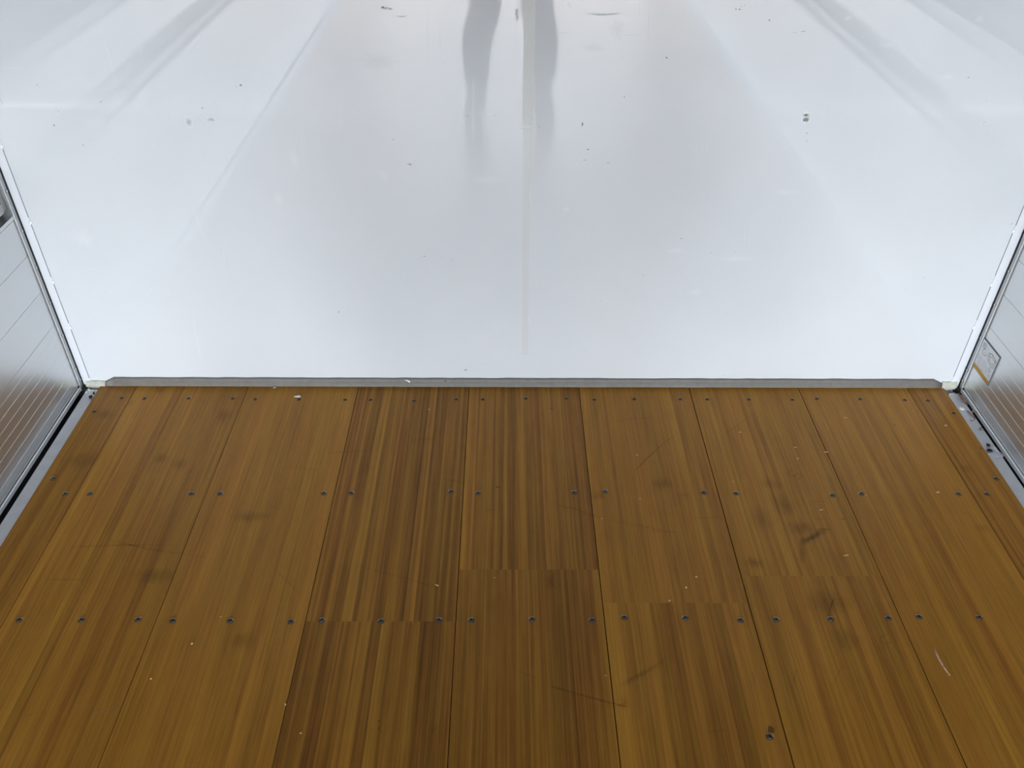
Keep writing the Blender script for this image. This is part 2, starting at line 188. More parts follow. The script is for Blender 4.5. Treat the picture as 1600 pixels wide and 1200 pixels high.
def aluminium(name, col, rough, scale=(1, 1, 1)):
    m, t, b = new_mat(name)
    L = t.links
    b.inputs['Metallic'].default_value = .92
    tc = nd(t, 'ShaderNodeTexCoord'); mp = nd(t, 'ShaderNodeMapping'); mp.inputs['Scale'].default_value = scale
    L.new(tc.outputs['Object'], mp.inputs['Vector'])
    n = nd(t, 'ShaderNodeTexNoise'); n.inputs['Scale'].default_value = 1; n.inputs['Detail'].default_value = 4
    L.new(mp.outputs['Vector'], n.inputs['Vector'])
    r = nd(t, 'ShaderNodeValToRGB')
    r.color_ramp.elements[0].position = .3; r.color_ramp.elements[0].color = (*[c * .975 for c in col], 1)
    r.color_ramp.elements[1].position = .7; r.color_ramp.elements[1].color = (*[min(1, c * 1.02) for c in col], 1)
    L.new(n.outputs['Fac'], r.inputs['Fac']); L.new(r.outputs['Color'], b.inputs['Base Color'])
    rr = nd(t, 'ShaderNodeMapRange'); rr.inputs['To Min'].default_value = rough - .015; rr.inputs['To Max'].default_value = rough + .015
    L.new(n.outputs['Fac'], rr.inputs['Value']); L.new(rr.outputs['Result'], b.inputs['Roughness'])
    return m

WOOD = [(.126, .050, .0085, 1), (.262, .115, .0168, 1), (.408, .193, .0262, 1), (.540, .272, .0360, 1)]
M = {}
M['wood'] = wood_material()
M['panel'] = panel_material()
M['alu'] = aluminium('mill_finish_aluminium', (.68, .695, .705), .33, (5, .6, 9))
M['alu_lip'] = simple('lit_aluminium_lip', (.80, .82, .84), .45, .5)  # light on the upturned gate lip painted as paler metal
M['alu_frame'] = aluminium('satin_aluminium_frame', (.44, .45, .45), .45, (8, 8, 8))
M['alu_bright'] = simple('aluminium_highlight', (.86, .88, .90), .25, .8)
M['steel_rail'] = simple('grey_painted_steel', (.55, .56, .58), .42, .3, noise=.08, nscale=25)
M['rubber'] = simple('black_rubber', (.006, .006, .007), .7)
M['dark_recess'] = simple('shaded_recess', (.24, .22, .195), .5, .5)  # shade in the latch recess painted as darker metal
M['subfloor'] = simple('dark_subfloor', (.020, .012, .006), .9)
M['sealant'] = simple('grey_sealant', (.155, .146, .128), .55, noise=.10, nscale=60)
M['sealant_pale'] = simple('pale_sealant', (.56, .56, .47), .6, noise=.15, nscale=60)
M['white_post'] = simple('white_painted_post', (.76, .79, .83), .3)
M['roof'] = simple('grey_roof_sheet', (.20, .205, .21), .5, noise=.04)  # unseen roof and upper sides, greyed to cut bounced light
M['ground'] = simple('grey_concrete', (.13, .13, .128), .85, noise=.15, nscale=3)
M['seam'] = simple('joint_line', (.26, .27, .28), .6)
M['zinc'] = simple('zinc_plated_steel', (.105, .090, .070), .5, .5)
M['zinc_bright'] = simple('bright_zinc', (.80, .79, .75), .25, .9)
M['bolt_zinc'] = simple('worn_bolt_head', (.78, .75, .68), .4, .25)
M['hole'] = simple('hole_shade', (.010, .008, .006), .8)  # black faces painted as the shade inside holes and recesses
M['dirt_ring'] = simple('dirty_ring', (.055, .038, .022), .7)
M['chip'] = simple('pale_wood_chip', (.56, .38, .19), .7)
M['splinter'] = simple('pinkish_bare_wood', (.58, .36, .25), .7, noise=.35, nscale=220)
M['white_flake'] = simple('white_flake', (.80, .77, .70), .7)
M['dry_leaf'] = simple('dry_leaf', (.20, .13, .085), .8, noise=.4, nscale=300)
M['grass_stem'] = simple('reddish_stem', (.14, .065, .05), .7)
M['film'] = simple('clear_film', (.80, .82, .84), .14, alpha=.20)
M['paper'] = simple('sticker_white', (.74, .76, .79), .4)
M['ink'] = simple('sticker_ink', (.02, .022, .03), .6)
M['ink_soft'] = simple('sticker_grey_ink', (.12, .13, .15), .6)
M['yellow'] = simple('sticker_yellow', (.56, .31, .012), .5)
M['trousers'] = simple('dark_grey_trousers', (.045, .048, .050), .9, noise=.2)
M['jacket'] = simple('navy_work_jacket', (.035, .045, .075), .85, noise=.2)
M['skin'] = simple('skin', (.52, .31, .22), .5)
M['hair'] = simple('black_hair', (.012, .010, .009), .6)
M['shoe'] = simple('dark_olive_shoe', (.028, .030, .027), .6)
M['sole'] = simple('shoe_sole', (.10, .10, .09), .8)
M['sock'] = simple('grey_sock', (.38, .38, .37), .9)
M['eye'] = simple('eye_white', (.7, .7, .68), .2)
M['iris'] = simple('dark_iris', (.03, .015, .01), .2)
M['lip'] = simple('lip', (.42, .17, .14), .5)
M['phone'] = simple('phone_black', (.01, .01, .012), .25)
M['screen'] = simple('phone_glass', (.012, .012, .014), .06)
# marks on the wall and on the floor
M['w_dark'] = panel_material('wall_chip', (.10, .105, .105), 1.0, .5)
M['w_grey'] = panel_material('wall_scrape', (.20, .21, .215), .62, .5)
M['w_faint'] = panel_material('wall_rub', (.30, .32, .33), .16, .12)
M['w_white'] = panel_material('wall_dull_rub', (.88, .89, .90), .32, .10)
M['w_red'] = panel_material('wall_red_scrape', (.34, .12, .09), .75, .5)
M['tape'] = panel_material('matte_tape', (.60, .615, .59), .8, .45)
M['tape_worn'] = panel_material('worn_tape', (.66, .67, .645), .55, .2)
M['w_tan'] = panel_material('wall_tan_scrape', (.40, .37, .28), .6, .5)
M['f_smear'] = simple('floor_scratch', (.05, .022, .005), .6, alpha=.22)
M['f_dark_smear'] = simple('floor_dark_scuff', (.022, .013, .008), .6, alpha=.40)
M['f_light'] = simple('floor_pale_scratch', (.42, .30, .16), .6, alpha=.5)

def stain_material(name, col, amount, reach=1.0):
    # a stain that thins out towards its own rim (uses the patch's own coordinates)
    m, t, b = new_mat(name)
    b.inputs['Base Color'].default_value = (*col, 1); b.inputs['Roughness'].default_value = .55
    a = nd(t, 'ShaderNodeAttribute', attribute_name='rim').outputs['Fac']
    tc = nd(t, 'ShaderNodeTexCoord'); n = nd(t, 'ShaderNodeTexNoise'); n.inputs['Scale'].default_value = 70; n.inputs['Detail'].default_value = 4
    mp = nd(t, 'ShaderNodeMapping'); mp.inputs['Scale'].default_value = (1, .35, 1)
    t.links.new(tc.outputs['Object'], mp.inputs['Vector']); t.links.new(mp.outputs['Vector'], n.inputs['Vector'])
    f = math_node(t, 'MULTIPLY', math_node(t, 'MULTIPLY', a, n.outputs['Fac']), amount * 2)
    t.links.new(f, b.inputs['Alpha'])
    return m
M['f_dark_soft'] = stain_material('floor_dark_scuff_soft', (.022, .013, .008), .42)
M['f_soft'] = stain_material('floor_stain', (.030, .017, .009), .20)

# ---------------------------------------------------------------- mesh helpers
class MB:
    """collects faces and links them as ONE mesh object"""
    def __init__(self): self.v = []; self.f = []; self.m = []; self.mats = []; self.attr = {}; self.va = {}; self.sm = []
    def mi(self, m):
        if m not in self.mats: self.mats.append(m)
        return self.mats.index(m)
    def face(self, pts, mat, smooth=False, **at):
        i = len(self.v); self.v += [tuple(p) for p in pts]
        self.idx(list(range(i, i + len(pts))), mat, smooth, **at)
    def idx(self, ids, mat, smooth=False, **at):
        self.f.append(ids); self.m.append(self.mi(mat)); self.sm.append(smooth)
        for k, v in at.items(): self.attr.setdefault(k, {})[len(self.f) - 1] = v
    def box(self, x0, x1, y0, y1, z0, z1, mat, bev=0.0):
        bm = bmesh.new()
        bmesh.ops.create_cube(bm, size=1)
        for v in bm.verts:
            v.co = Vector(((x0 + x1) / 2 + v.co.x * (x1 - x0), (y0 + y1) / 2 + v.co.y * (y1 - y0), (z0 + z1) / 2 + v.co.z * (z1 - z0)))
        if bev: bmesh.ops.bevel(bm, geom=bm.edges[:], offset=bev, segments=2, affect='EDGES', profile=.6)
        self.add_bm(bm, mat)
    def add_bm(self, bm, mat, mtx=None, smooth=False):
        bm.verts.ensure_lookup_table(); bm.verts.index_update()
        i = len(self.v)
        for v in bm.verts: self.v.append(tuple(mtx @ v.co if mtx else v.co))
        for f in bm.faces: self.idx([i + v.index for v in f.verts], mat, smooth)
        bm.free()
    def tube(self, pts, rad, mat, seg=8, cap=True):
        pts = [Vector(p) for p in pts]
        rads = rad if isinstance(rad, (list, tuple)) else [rad] * len(pts)
        rings = []
        for k, p in enumerate(pts):
            d = (pts[min(k + 1, len(pts) - 1)] - pts[max(k - 1, 0)]).normalized()
            a = d.orthogonal().normalized() if k == 0 else (a - d * a.dot(d)).normalized()
            b = d.cross(a)
            i = len(self.v)
            for s in range(seg):
                w = 2 * math.pi * s / seg
                self.v.append(tuple(p + (a * math.cos(w) + b * math.sin(w)) * rads[k]))
            rings.append(list(range(i, i + seg)))
        for r0, r1 in zip(rings, rings[1:]):
            for s in range(seg): self.idx([r0[s], r0[(s + 1) % seg], r1[(s + 1) % seg], r1[s]], mat, True)
        if cap: self.idx(rings[0][::-1], mat); self.idx(rings[-1], mat)
    def lathe(self, prof, mats, seg=20, axis=None, origin=(0, 0, 0), smooth=True):
        """prof: (radius, height) from the rim inwards; mats one per band"""
        R = axis.to_track_quat('Z', 'Y').to_matrix() if axis is not None else Matrix.Identity(3)
        o = Vector(origin); rings = []
        for r, h in prof:
            i = len(self.v)
            if r < 1e-7:
                self.v.append(tuple(o + R @ Vector((0, 0, h)))); rings.append([i]); continue
            for s in range(seg):
                w = 2 * math.pi * s / seg
                self.v.append(tuple(o + R @ Vector((r * math.cos(w), r * math.sin(w), h))))
            rings.append(list(range(i, i + seg)))
        for k, (a, b) in enumerate(zip(rings, rings[1:])):
            mt = mats[k] if isinstance(mats, (list, tuple)) else mats
            for s in range(seg):
                q = (s + 1) % seg
                if len(a) == 1: self.idx([a[0], b[q], b[s]], mt, smooth)
                elif len(b) == 1: self.idx([a[s], a[q], b[0]], mt, smooth)
                else: self.idx([a[s], a[q], b[q], b[s]], mt, smooth)
    def build(self, name, parent=None, loc=None):
        me = bpy.data.meshes.new(name)
        me.from_pydata(self.v, [], self.f)
        for m in self.mats: me.materials.append(m)
        me.polygons.foreach_set('material_index', self.m)
        me.polygons.foreach_set('use_smooth', self.sm)
        for k, dct in self.attr.items():
            a = me.attributes.new(k, 'FLOAT', 'FACE')
            a.data.foreach_set('value', [dct.get(i, 0.0) for i in range(len(self.f))])
        for k, dct in self.va.items():
            a = me.attributes.new(k, 'FLOAT', 'POINT')
            a.data.foreach_set('value', [dct.get(i, 0.0) for i in range(len(self.v))])
        me.update()
        o = bpy.data.objects.new(name, me); COL.objects.link(o)
        if loc: o.location = loc
        if parent: o.parent = parent
        return o

def struct(o):
    o['kind'] = 'structure'; return o

def tag(o, label, cat, group=None):
    o['label'] = label; o['category'] = cat
    if group: o['group'] = group
    return o

def empty(name, loc, label, cat, group=None):
    o = bpy.data.objects.new(name, None); COL.objects.link(o); o.location = loc
    o.empty_display_size = .1
    return tag(o, label, cat, group)

def strip_pts(pts, w, ragged=0.0):
    """left and right side of a stroke in 2D"""
    P = [Vector(p) for p in pts]; out = []
    for k, p in enumerate(P):
        d = (P[min(k + 1, len(P) - 1)] - P[max(k - 1, 0)])
        d = d.normalized() if d.length else Vector((1, 0))
        n = Vector((-d.y, d.x)); ww = w / 2 * (1 + random.uniform(-ragged, ragged))
        if k in (0, len(P) - 1): ww *= .5
        out.append((p + n * ww, p - n * ww))
    return out

def densify(pts, n=3):
    out = []
    for a, b in zip(pts, pts[1:]):
        for k in range(n): out.append((a[0] + (b[0] - a[0]) * k / n, a[1] + (b[1] - a[1]) * k / n))
    return out + [pts[-1]]

# ---------------------------------------------------------------- front wall
def front_wall():
    b = MB()
    b.box(XL - .06, XR + .06, D, D + .04, -.05, ZC, M['panel'])
    y = D - .00006
    lay = [y]
    put = lambda q: (q[0], lay[0], q[1])
    rim = b.va.setdefault('rim', {})
    def fan(c, pts, mat, hard):
        i = len(b.v); b.v.append(c); rim[i] = 1.0; n = len(pts)
        for p in pts: rim[len(b.v)] = .75 if hard else 0.0; b.v.append(p)
        for k in range(n): b.idx([i, i + 1 + (k + 1) % n, i + 1 + k], mat)
    for m, pts, w in WALL_STROKES:
        lay[0] -= .000001
        s = strip_pts(densify(pts, 4), w * 1.5, .35); nn = len(s); o = len(b.v)
        for k, (l, r) in enumerate(s):
            e = min(1, .25 + 3 * min(k, nn - 1 - k) / nn) * random.uniform(.7, 1)
            for q, f in ((l, 0), ((l + r) / 2, e), (r, 0)): rim[len(b.v)] = f; b.v.append(put(q))
        for k in range(nn - 1):
            p = o + 3 * k
            b.idx([p, p + 1, p + 4, p + 3], M['w_' + m]); b.idx([p + 1, p + 2, p + 5, p + 4], M['w_' + m])
    for m, (cx, cz), rx, rz in sorted(WALL_BLOBS, key=lambda q: q[0] in ('dark', 'grey')):
        hard = max(rx, rz) < .011
        n = 11 if hard else 20
        f = 1.0 if hard else 1.25
        pts = []; lay[0] -= .000001
        for k in range(n):
            a = 2 * math.pi * k / n; q = random.uniform(.62, 1.15)
            pts.append((cx + math.cos(a) * rx * q * f, lay[0], cz + math.sin(a) * rz * q * f))
        fan((cx, lay[0], cz), pts, M['w_' + m], hard)
    w = struct(b.build('wall_front'))
    # matte tape over the middle joint: wide above, a narrow worn remnant below
    t = MB()
    def col(x0, x1, z0, z1, x2, x3):
        t.face([(x0, D - .0004, z0), (x1, D - .0004, z0), (x3, D - .0004, z1), (x2, D - .0004, z1)], M['tape'], rim=1.0)
    col(.0358, .0598, .7250, 1.30, .0362, .0600)
    t.build('joint_tape', w)['label'] = 'matte greyish tape strip over the middle joint'
    t = MB()
    x0s = [(.0385, .0590, .7200), (.0397, .0575, .567), (.0410, .0575, .40), (.0430, .0600, .24), (.0445, .0605, .10)]
    for (a0, a1, az), (c0, c1, cz) in zip(x0s, x0s[1:]):
        t.face([(c0, D - .0004, cz), (c1, D - .0004, cz), (a1, D - .0004, az), (a0, D - .0004, az)], M['tape_worn'], rim=.9)
    t.build('worn_tape', w)['label'] = 'faint narrow remnant of the tape'
    return w
front_wall()

def corner_post(name, side):
    # the white upright between panel joint and gate: 2 mm proud, with a broken joint line and sealant dabs
    xj, xe = (-1.1280, XL - .03) if side < 0 else (1.2212, XR + .03)
    b = MB()
    x0, x1 = min(xj, xe), max(xj, xe)
    b.box(x0, x1, D - .0015, D + .01, -.03, ZC, M['white_post'], .0006)
    segs = [(.02, .1796), (.1995, .316), (.3364, .4799), (.4966, .6665), (.684, .90), (.92, 1.2)] if side < 0 else \
           [(.0325, .1878), (.2158, .3177), (.3492, .4662), (.4866, .62), (.64, .85), (.87, 1.2)]
    for z0, z1 in segs:
        b.box(xj - .0005, xj + .0004, D - .0019, D + .002, z0, z1, M['seam'])
        b.lathe([(.0052, 0), (.0045, .0012), (.002, .002), (0, .0022)], M['white_flake_gloss'], 12, Vector((0, -1, 0)), (xj, D - .0012, z1 + .004))
        b.box(xj - .0012, xj + .0012, D - .0019, D + .001, z1, z1 + .018, M['white_post'])
    return struct(b.build(name))
M['white_flake_gloss'] = simple('white_sealant_dab', (.86, .87, .88), .3)
corner_post('trim_1', -1); corner_post('trim_2', 1)

def sealant_bead():
    b = MB()
    n = 90; xa, xb = -1.0865, 1.1950
    prof = [(.0, .0235), (-.0025, .0232), (-.0052, .0205), (-.0068, .0135), (-.0078, .006), (-.0098, .001), (-.0105, -.0005)]
    rings = []
    for k in range(n + 1):
        x = xa + (xb - xa) * k / n
        e = min(1, min(x - xa, xb - x) / .022)
        e = .45 + .55 * max(0, e)
        wob = random.uniform(-.0007, .0007); i = len(b.v)
        for dy, dz in prof: b.v.append((x, D + dy * (1 + wob * 60) - .0002, (dz * e if dz > .002 else dz) + (wob if dz > .002 else 0)))
        rings.append(i)
    for a, c in zip(rings, rings[1:]):
        for j in range(len(prof) - 1): b.idx([a + j, a + j + 1, c + j + 1, c + j], M['sealant'], True)
    for r in (rings[0], rings[-1]):
        b.v.append((b.v[r][0], D, 0)); b.idx([r + j for j in range(len(prof))] + [len(b.v) - 1], M['sealant'])
    o = struct(b.build('baseboard_front'))
    for x0, x1, z1 in ((-1.1395, -1.0870, .0115), (1.1955, 1.2370, .0150)):
        p = MB()
        nn = 12; rs = []
        for k in range(nn + 1):
            x = x0 + (x1 - x0) * k / nn; w = random.uniform(-.0012, .0012); i = len(p.v)
            for dy, dz in ((0, z1 + w), (-.003, z1 * .9 + w), (-.007, .004), (-.011 + w, -.0035), (-.011 + w, -.008)): p.v.append((x, D - .0016 + dy, dz))
            rs.append(i)
        for a, c in zip(rs, rs[1:]):
            for j in range(4): p.idx([a + j, a + j + 1, c + j + 1, c + j], M['sealant_pale'], True)
        q = p.build('sealant_patch', o); q['label'] = 'pale yellowish sealant in the corner'
    return o
BASE = sealant_bead()

# ---------------------------------------------------------------- floor
WOOD_L, WOOD_R = -1.1012, 1.2010
TONE_SPREAD = .62
def floor():
    b = MB()
    edges = [WOOD_L] + SEAMS + [WOOD_R]
    gaps = [0, .0006, .0007, .0009, .0011, .0011, .0015, .0014, .0009, 0]
    # tones of the laminated strips, left to right, far length / near length and where the butt joint lies
    B = [
        ([.40, .36, .44, .34, .40], [.42, .36, .40, .38, .42], .25, .45),
        ([.86, .68, .60, .66, .78, .46, .60, .58, .54, .48, .58, .46, .44, .52], [.84, .70, .66, .50, .58, .46, .54, .40, .56, .48, .36, .52, .42, .50], .62, .40),
        ([.52, .60, .66, .60, .64, .70, .58, .66, .62, .72, .66, .74], [.55, .62, .56, .60, .66, .55, .62, .58, .64, .60, .66, .62], .35, .22),
        ([.26, .40, .24, .36, .50, .54, .30, .52, .22, .50, .26, .24, .20, .28], [.30, .44, .22, .40, .26, .46, .24, .50, .26, .34, .28, .20, .24, .36], 1.0432, .85),
        ([.66, .60, .56, .48, .46, .28, .58, .30, .50, .54, .42, .46, .26, .52], [.58, .50, .56, .30, .44, .36, .50, .40, .28, .52, .30, .48, .36, .54], 1.1756, .75),
        ([.74, .62, .64, .58, .62, .66, .56, .60, .58, .62, .54, .58], [.74, .66, .58, .70, .38, .28, .52, .32, .50, .42, .60, .56], 1.0889, .40),
        ([.60, .66, .56, .62, .70, .58, .54, .60, .52, .60, .62, .58], [.60, .56, .62, .48, .50, .58, .46, .54, .60, .40, .48, .58], 1.1588, .38),
        ([.62, .58, .62, .66, .56, .64, .52, .60, .62, .66, .68, .74], [.60, .66, .56, .60, .62, .50, .60, .58, .64, .56, .62, .60], .55, .30),
        ([.38, .58, .46, .60, .40, .50], [.40, .52, .44, .50, .42, .48], .25, .40)]
    yf = D - .002
    for k, (far, near, yj, fig) in enumerate(B):
        x0 = edges[k] + gaps[k] / 2; x1 = edges[k + 1] - gaps[k + 1] / 2
        n = len(far)
        ws = [random.uniform(.75, 1.25) for _ in range(n)]; tot = sum(ws); xs = [x0]
        for w in ws: xs.append(xs[-1] + (x1 - x0) * w / tot)
        ch = .0007
        # lengths in front of the joint repeat towards the rear of the bed
        joints = [yf, yj, yj - 1.85, yj - 3.7, YB]
        for r in range(len(joints) - 1):
            ya, yb = joints[r], joints[r + 1]
            tones = far if r % 2 == 0 else near
            for i in range(n):
                a = xs[i] + (ch if i == 0 else 0); c = xs[i + 1] - (ch if i == n - 1 else 0)
                b.face([(a, yb, 0), (c, yb, 0), (c, ya, 0), (a, ya, 0)], M['wood'], tone=.5 + (tones[i] - .5) * TONE_SPREAD + random.uniform(-.02, .02), seed=random.uniform(0, 90), figure=fig)
        # chamfers, sides, ends and underside of the board
        at = dict(tone=.25, seed=random.uniform(0, 90), figure=.2)
        b.face([(x0, YB, -ch), (x0 + ch, YB, 0), (x0 + ch, yf, 0), (x0, yf, -ch)], M['wood'], **at)
        b.face([(x1 - ch, YB, 0), (x1, YB, -ch), (x1, yf, -ch), (x1 - ch, yf, 0)], M['wood'], **at)
        b.face([(x0, YB, -.018), (x0, YB, -ch), (x0, yf, -ch), (x0, yf, -.018)], M['wood'], **at)
        b.face([(x1, YB, -ch), (x1, YB, -.018), (x1, yf, -.018), (x1, yf, -ch)], M['wood'], **at)
        for yy in (YB, yf): b.face([(x0, yy, -.018), (x1, yy, -.018), (x1, yy, 0), (x0, yy, 0)], M['wood'], **at)
    b.box(WOOD_L + .004, WOOD_R - .004, YB, D - .003, -.03, -.0181, M['subfloor'])
    z = .00012
    lay = [z]
    put = lambda q: (q[0], q[1], lay[0])
    for m, pts, w in FLOOR_STROKES:
        lay[0] += .000003
        s = strip_pts(densify(pts), w * (2.2 if m.endswith('soft') else 1), .3); nn = len(s)
        if m.endswith('soft'):
            base = len(b.v); va = b.va.setdefault('rim', {})
            for k2, (l, r) in enumerate(s):
                mid = (l + r) / 2; e = min(1, 3 * min(k2, nn - 1 - k2) / nn + .15)
                for q, f in ((l, 0), (mid, e), (r, 0)): va[len(b.v)] = f; b.v.append(put(q))
            for k2 in range(nn - 1):
                o = base + 3 * k2
                b.idx([o + 1, o, o + 3, o + 4], M['f_' + m]); b.idx([o + 2, o + 1, o + 4, o + 5], M['f_' + m])
        else:
            for (a0, a1), (b0, b1) in zip(s, s[1:]): b.face([put(a0), put(a1), put(b1), put(b0)], M['f_' + m])
    for m, (cx, cy), rx, ry in FLOOR_BLOBS:
        if m == 'soft': rx *= 1.5; ry *= 1.5
        lay[0] += .000003; z2 = lay[0]; n = 20
        i = len(b.v); b.v.append((cx, cy, z2)); va = b.va.setdefault('rim', {}); va[i] = 1.0
        for k in range(n):
            a = 2 * math.pi * k / n; q = random.uniform(.75, 1.1)
            b.v.append((cx + math.cos(a) * rx * q, cy + math.sin(a) * ry * q, z2))
        for k in range(n): b.idx([i, i + 1 + k, i + 1 + (k + 1) % n], M['f_' + m])
    return struct(b.build('floor'))
FLOOR = floor()

def screw_mesh(kind):
    b = MB()
    z = .00035
    if kind == 'sunk':       # sunk deep, only its rim shows
        b.lathe([(.0056, z), (.0046, z + .0001), (0, z + .0001)], [M['dirt_ring'], M['hole']], 20, smooth=False)
        b.lathe([(.0040, z + .0002), (.0034, z + .0006), (.0018, z + .0007), (0, z + .0007)], [M['zinc'], M['dirt_ring'], M['hole']], 16)
        rim = .0050; wid = .0009
    else:
        b.lathe([(.0066, z), (.0058, z + .0001), (0, z + .0001)], [M['dirt_ring'], M['hole']], 24, smooth=False)
        b.lathe([(.0052, z + .0002), (.0050, z + .0010), (.0040, z + .0013), (.0024, z + .0011), (0, z + .0010)],
                [M['zinc'], M['zinc'], M['zinc'], M['dirt_ring']], 20)
        h = z + .00145     # cross recess
        for a in (0, math.pi / 2):
            c, s = math.cos(a), math.sin(a); l, w = .0030, .00085
            b.face([(c * x - s * y, s * x + c * y, h) for x, y in ((-l, -w), (l, -w), (l, w), (-l, w))], M['hole'])
        rim = .0056; wid = .0012
    # far edge of the hole, its highlight painted as a pale crescent
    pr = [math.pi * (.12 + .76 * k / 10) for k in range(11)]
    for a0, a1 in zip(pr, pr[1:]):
        b.face([(math.cos(a) * r, math.sin(a) * r, z + hh) for a, r, hh in ((a0, rim, .0004), (a1, rim, .0004), (a1, rim + wid, .0002), (a0, rim + wid, .0002))], M['edge_glint'])
    return b
M['edge_glint'] = simple('hole_edge_glint', (.66, .56, .40), .45)
def screws():
    protos = {}
    for kind in ('sunk', 'head'):
        protos[kind] = screw_mesh(kind).build('screw', FLOOR)
    used = set()
    for lst, kinds in ((SCREWS_WALL, ['sunk']), (SCREWS_MIDDLE, ['head']), (SCREWS_NEAR, ['head'])):
        for x, y in lst:
            kind = kinds[0]
            o = protos[kind]
            if kind in used:
                o = o.copy(); COL.objects.link(o); o.parent = FLOOR
            used.add(kind)
            o.location = (x, y, 0); o.rotation_euler = (0, 0, random.uniform(-.5, .5))
screws()

# ---------------------------------------------------------------- steel rails beside the boards, rubber under the gates
def rail(name, side):
    x0, x1 = (-1.1335, WOOD_L - .0012) if side < 0 else (WOOD_R + .0012, 1.2350)
    b = MB()
    ye = D - .022 if side < 0 else 1.7845
    b.box(x0, x1, YB, ye, -.016, -.0030, M['steel_rail'], .0008)
    o = struct(b.build(name))
    if side > 0:
        c = MB(); c.box(x0 + .003, x1 - .002, ye - .0035, ye + .0005, -.0034, -.0002, M['zinc_bright'], .0006)
        c.build('end_edge', o)['label'] = 'shiny bare metal end of the rail'
        c = MB(); c.lathe([(.0072, 0), (.0070, .0012), (.0050, .0026), (.0018, .0032), (0, .0032)], M['bolt_zinc'], 20)
        s = c.build('bolt', o, (1.2151, 1.7239, -.0031)); s['label'] = 'shiny domed bolt head'
    return o
rail('trim_3', -1); rail('trim_4', 1)

def seal(name, side):
    b = MB()
    xg = XL if side < 0 else XR
    s = side
    a, c = sorted((xg - s * .045, xg + s * .05))
    b.box(a, c, YB, D, -.06, -.035, M['rubber'])
    a, c = sorted((xg - s * .002, xg + s * .035))
    b.box(a, c, D - .0098, D - .0018, -.034, .80, M['rubber'])        # upright between gate and wall
    a, c = sorted((xg + s * .034, xg + s * .050))
    b.box(a, c, YB, D, -.0355, .012, M['rubber'])  # added flange, keeps outside light from leaking under the gate
    b.box(min(xg - s * .045, xg + s * .05), max(xg - s * .045, xg + s * .05), YB, YB + .02, -.0355, -.004, M['rubber'])
    # torn foam at the foot of the upright
    for k in range(7):
        r = random.uniform(.003, .006)
        x = xg - s * random.uniform(.004, .016); y = D - random.uniform(.010, .020)
        bm = bmesh.new(); bmesh.ops.create_icosphere(bm, subdivisions=2, radius=r)
        for v in bm.verts: v.co *= random.uniform(.75, 1.2)
        b.add_bm(bm, M['rubber'], Matrix.Translation((x, y, -.006 + random.uniform(-.003, .003))))
    return struct(b.build(name))
seal('trim_5', -1); seal('trim_6', 1)

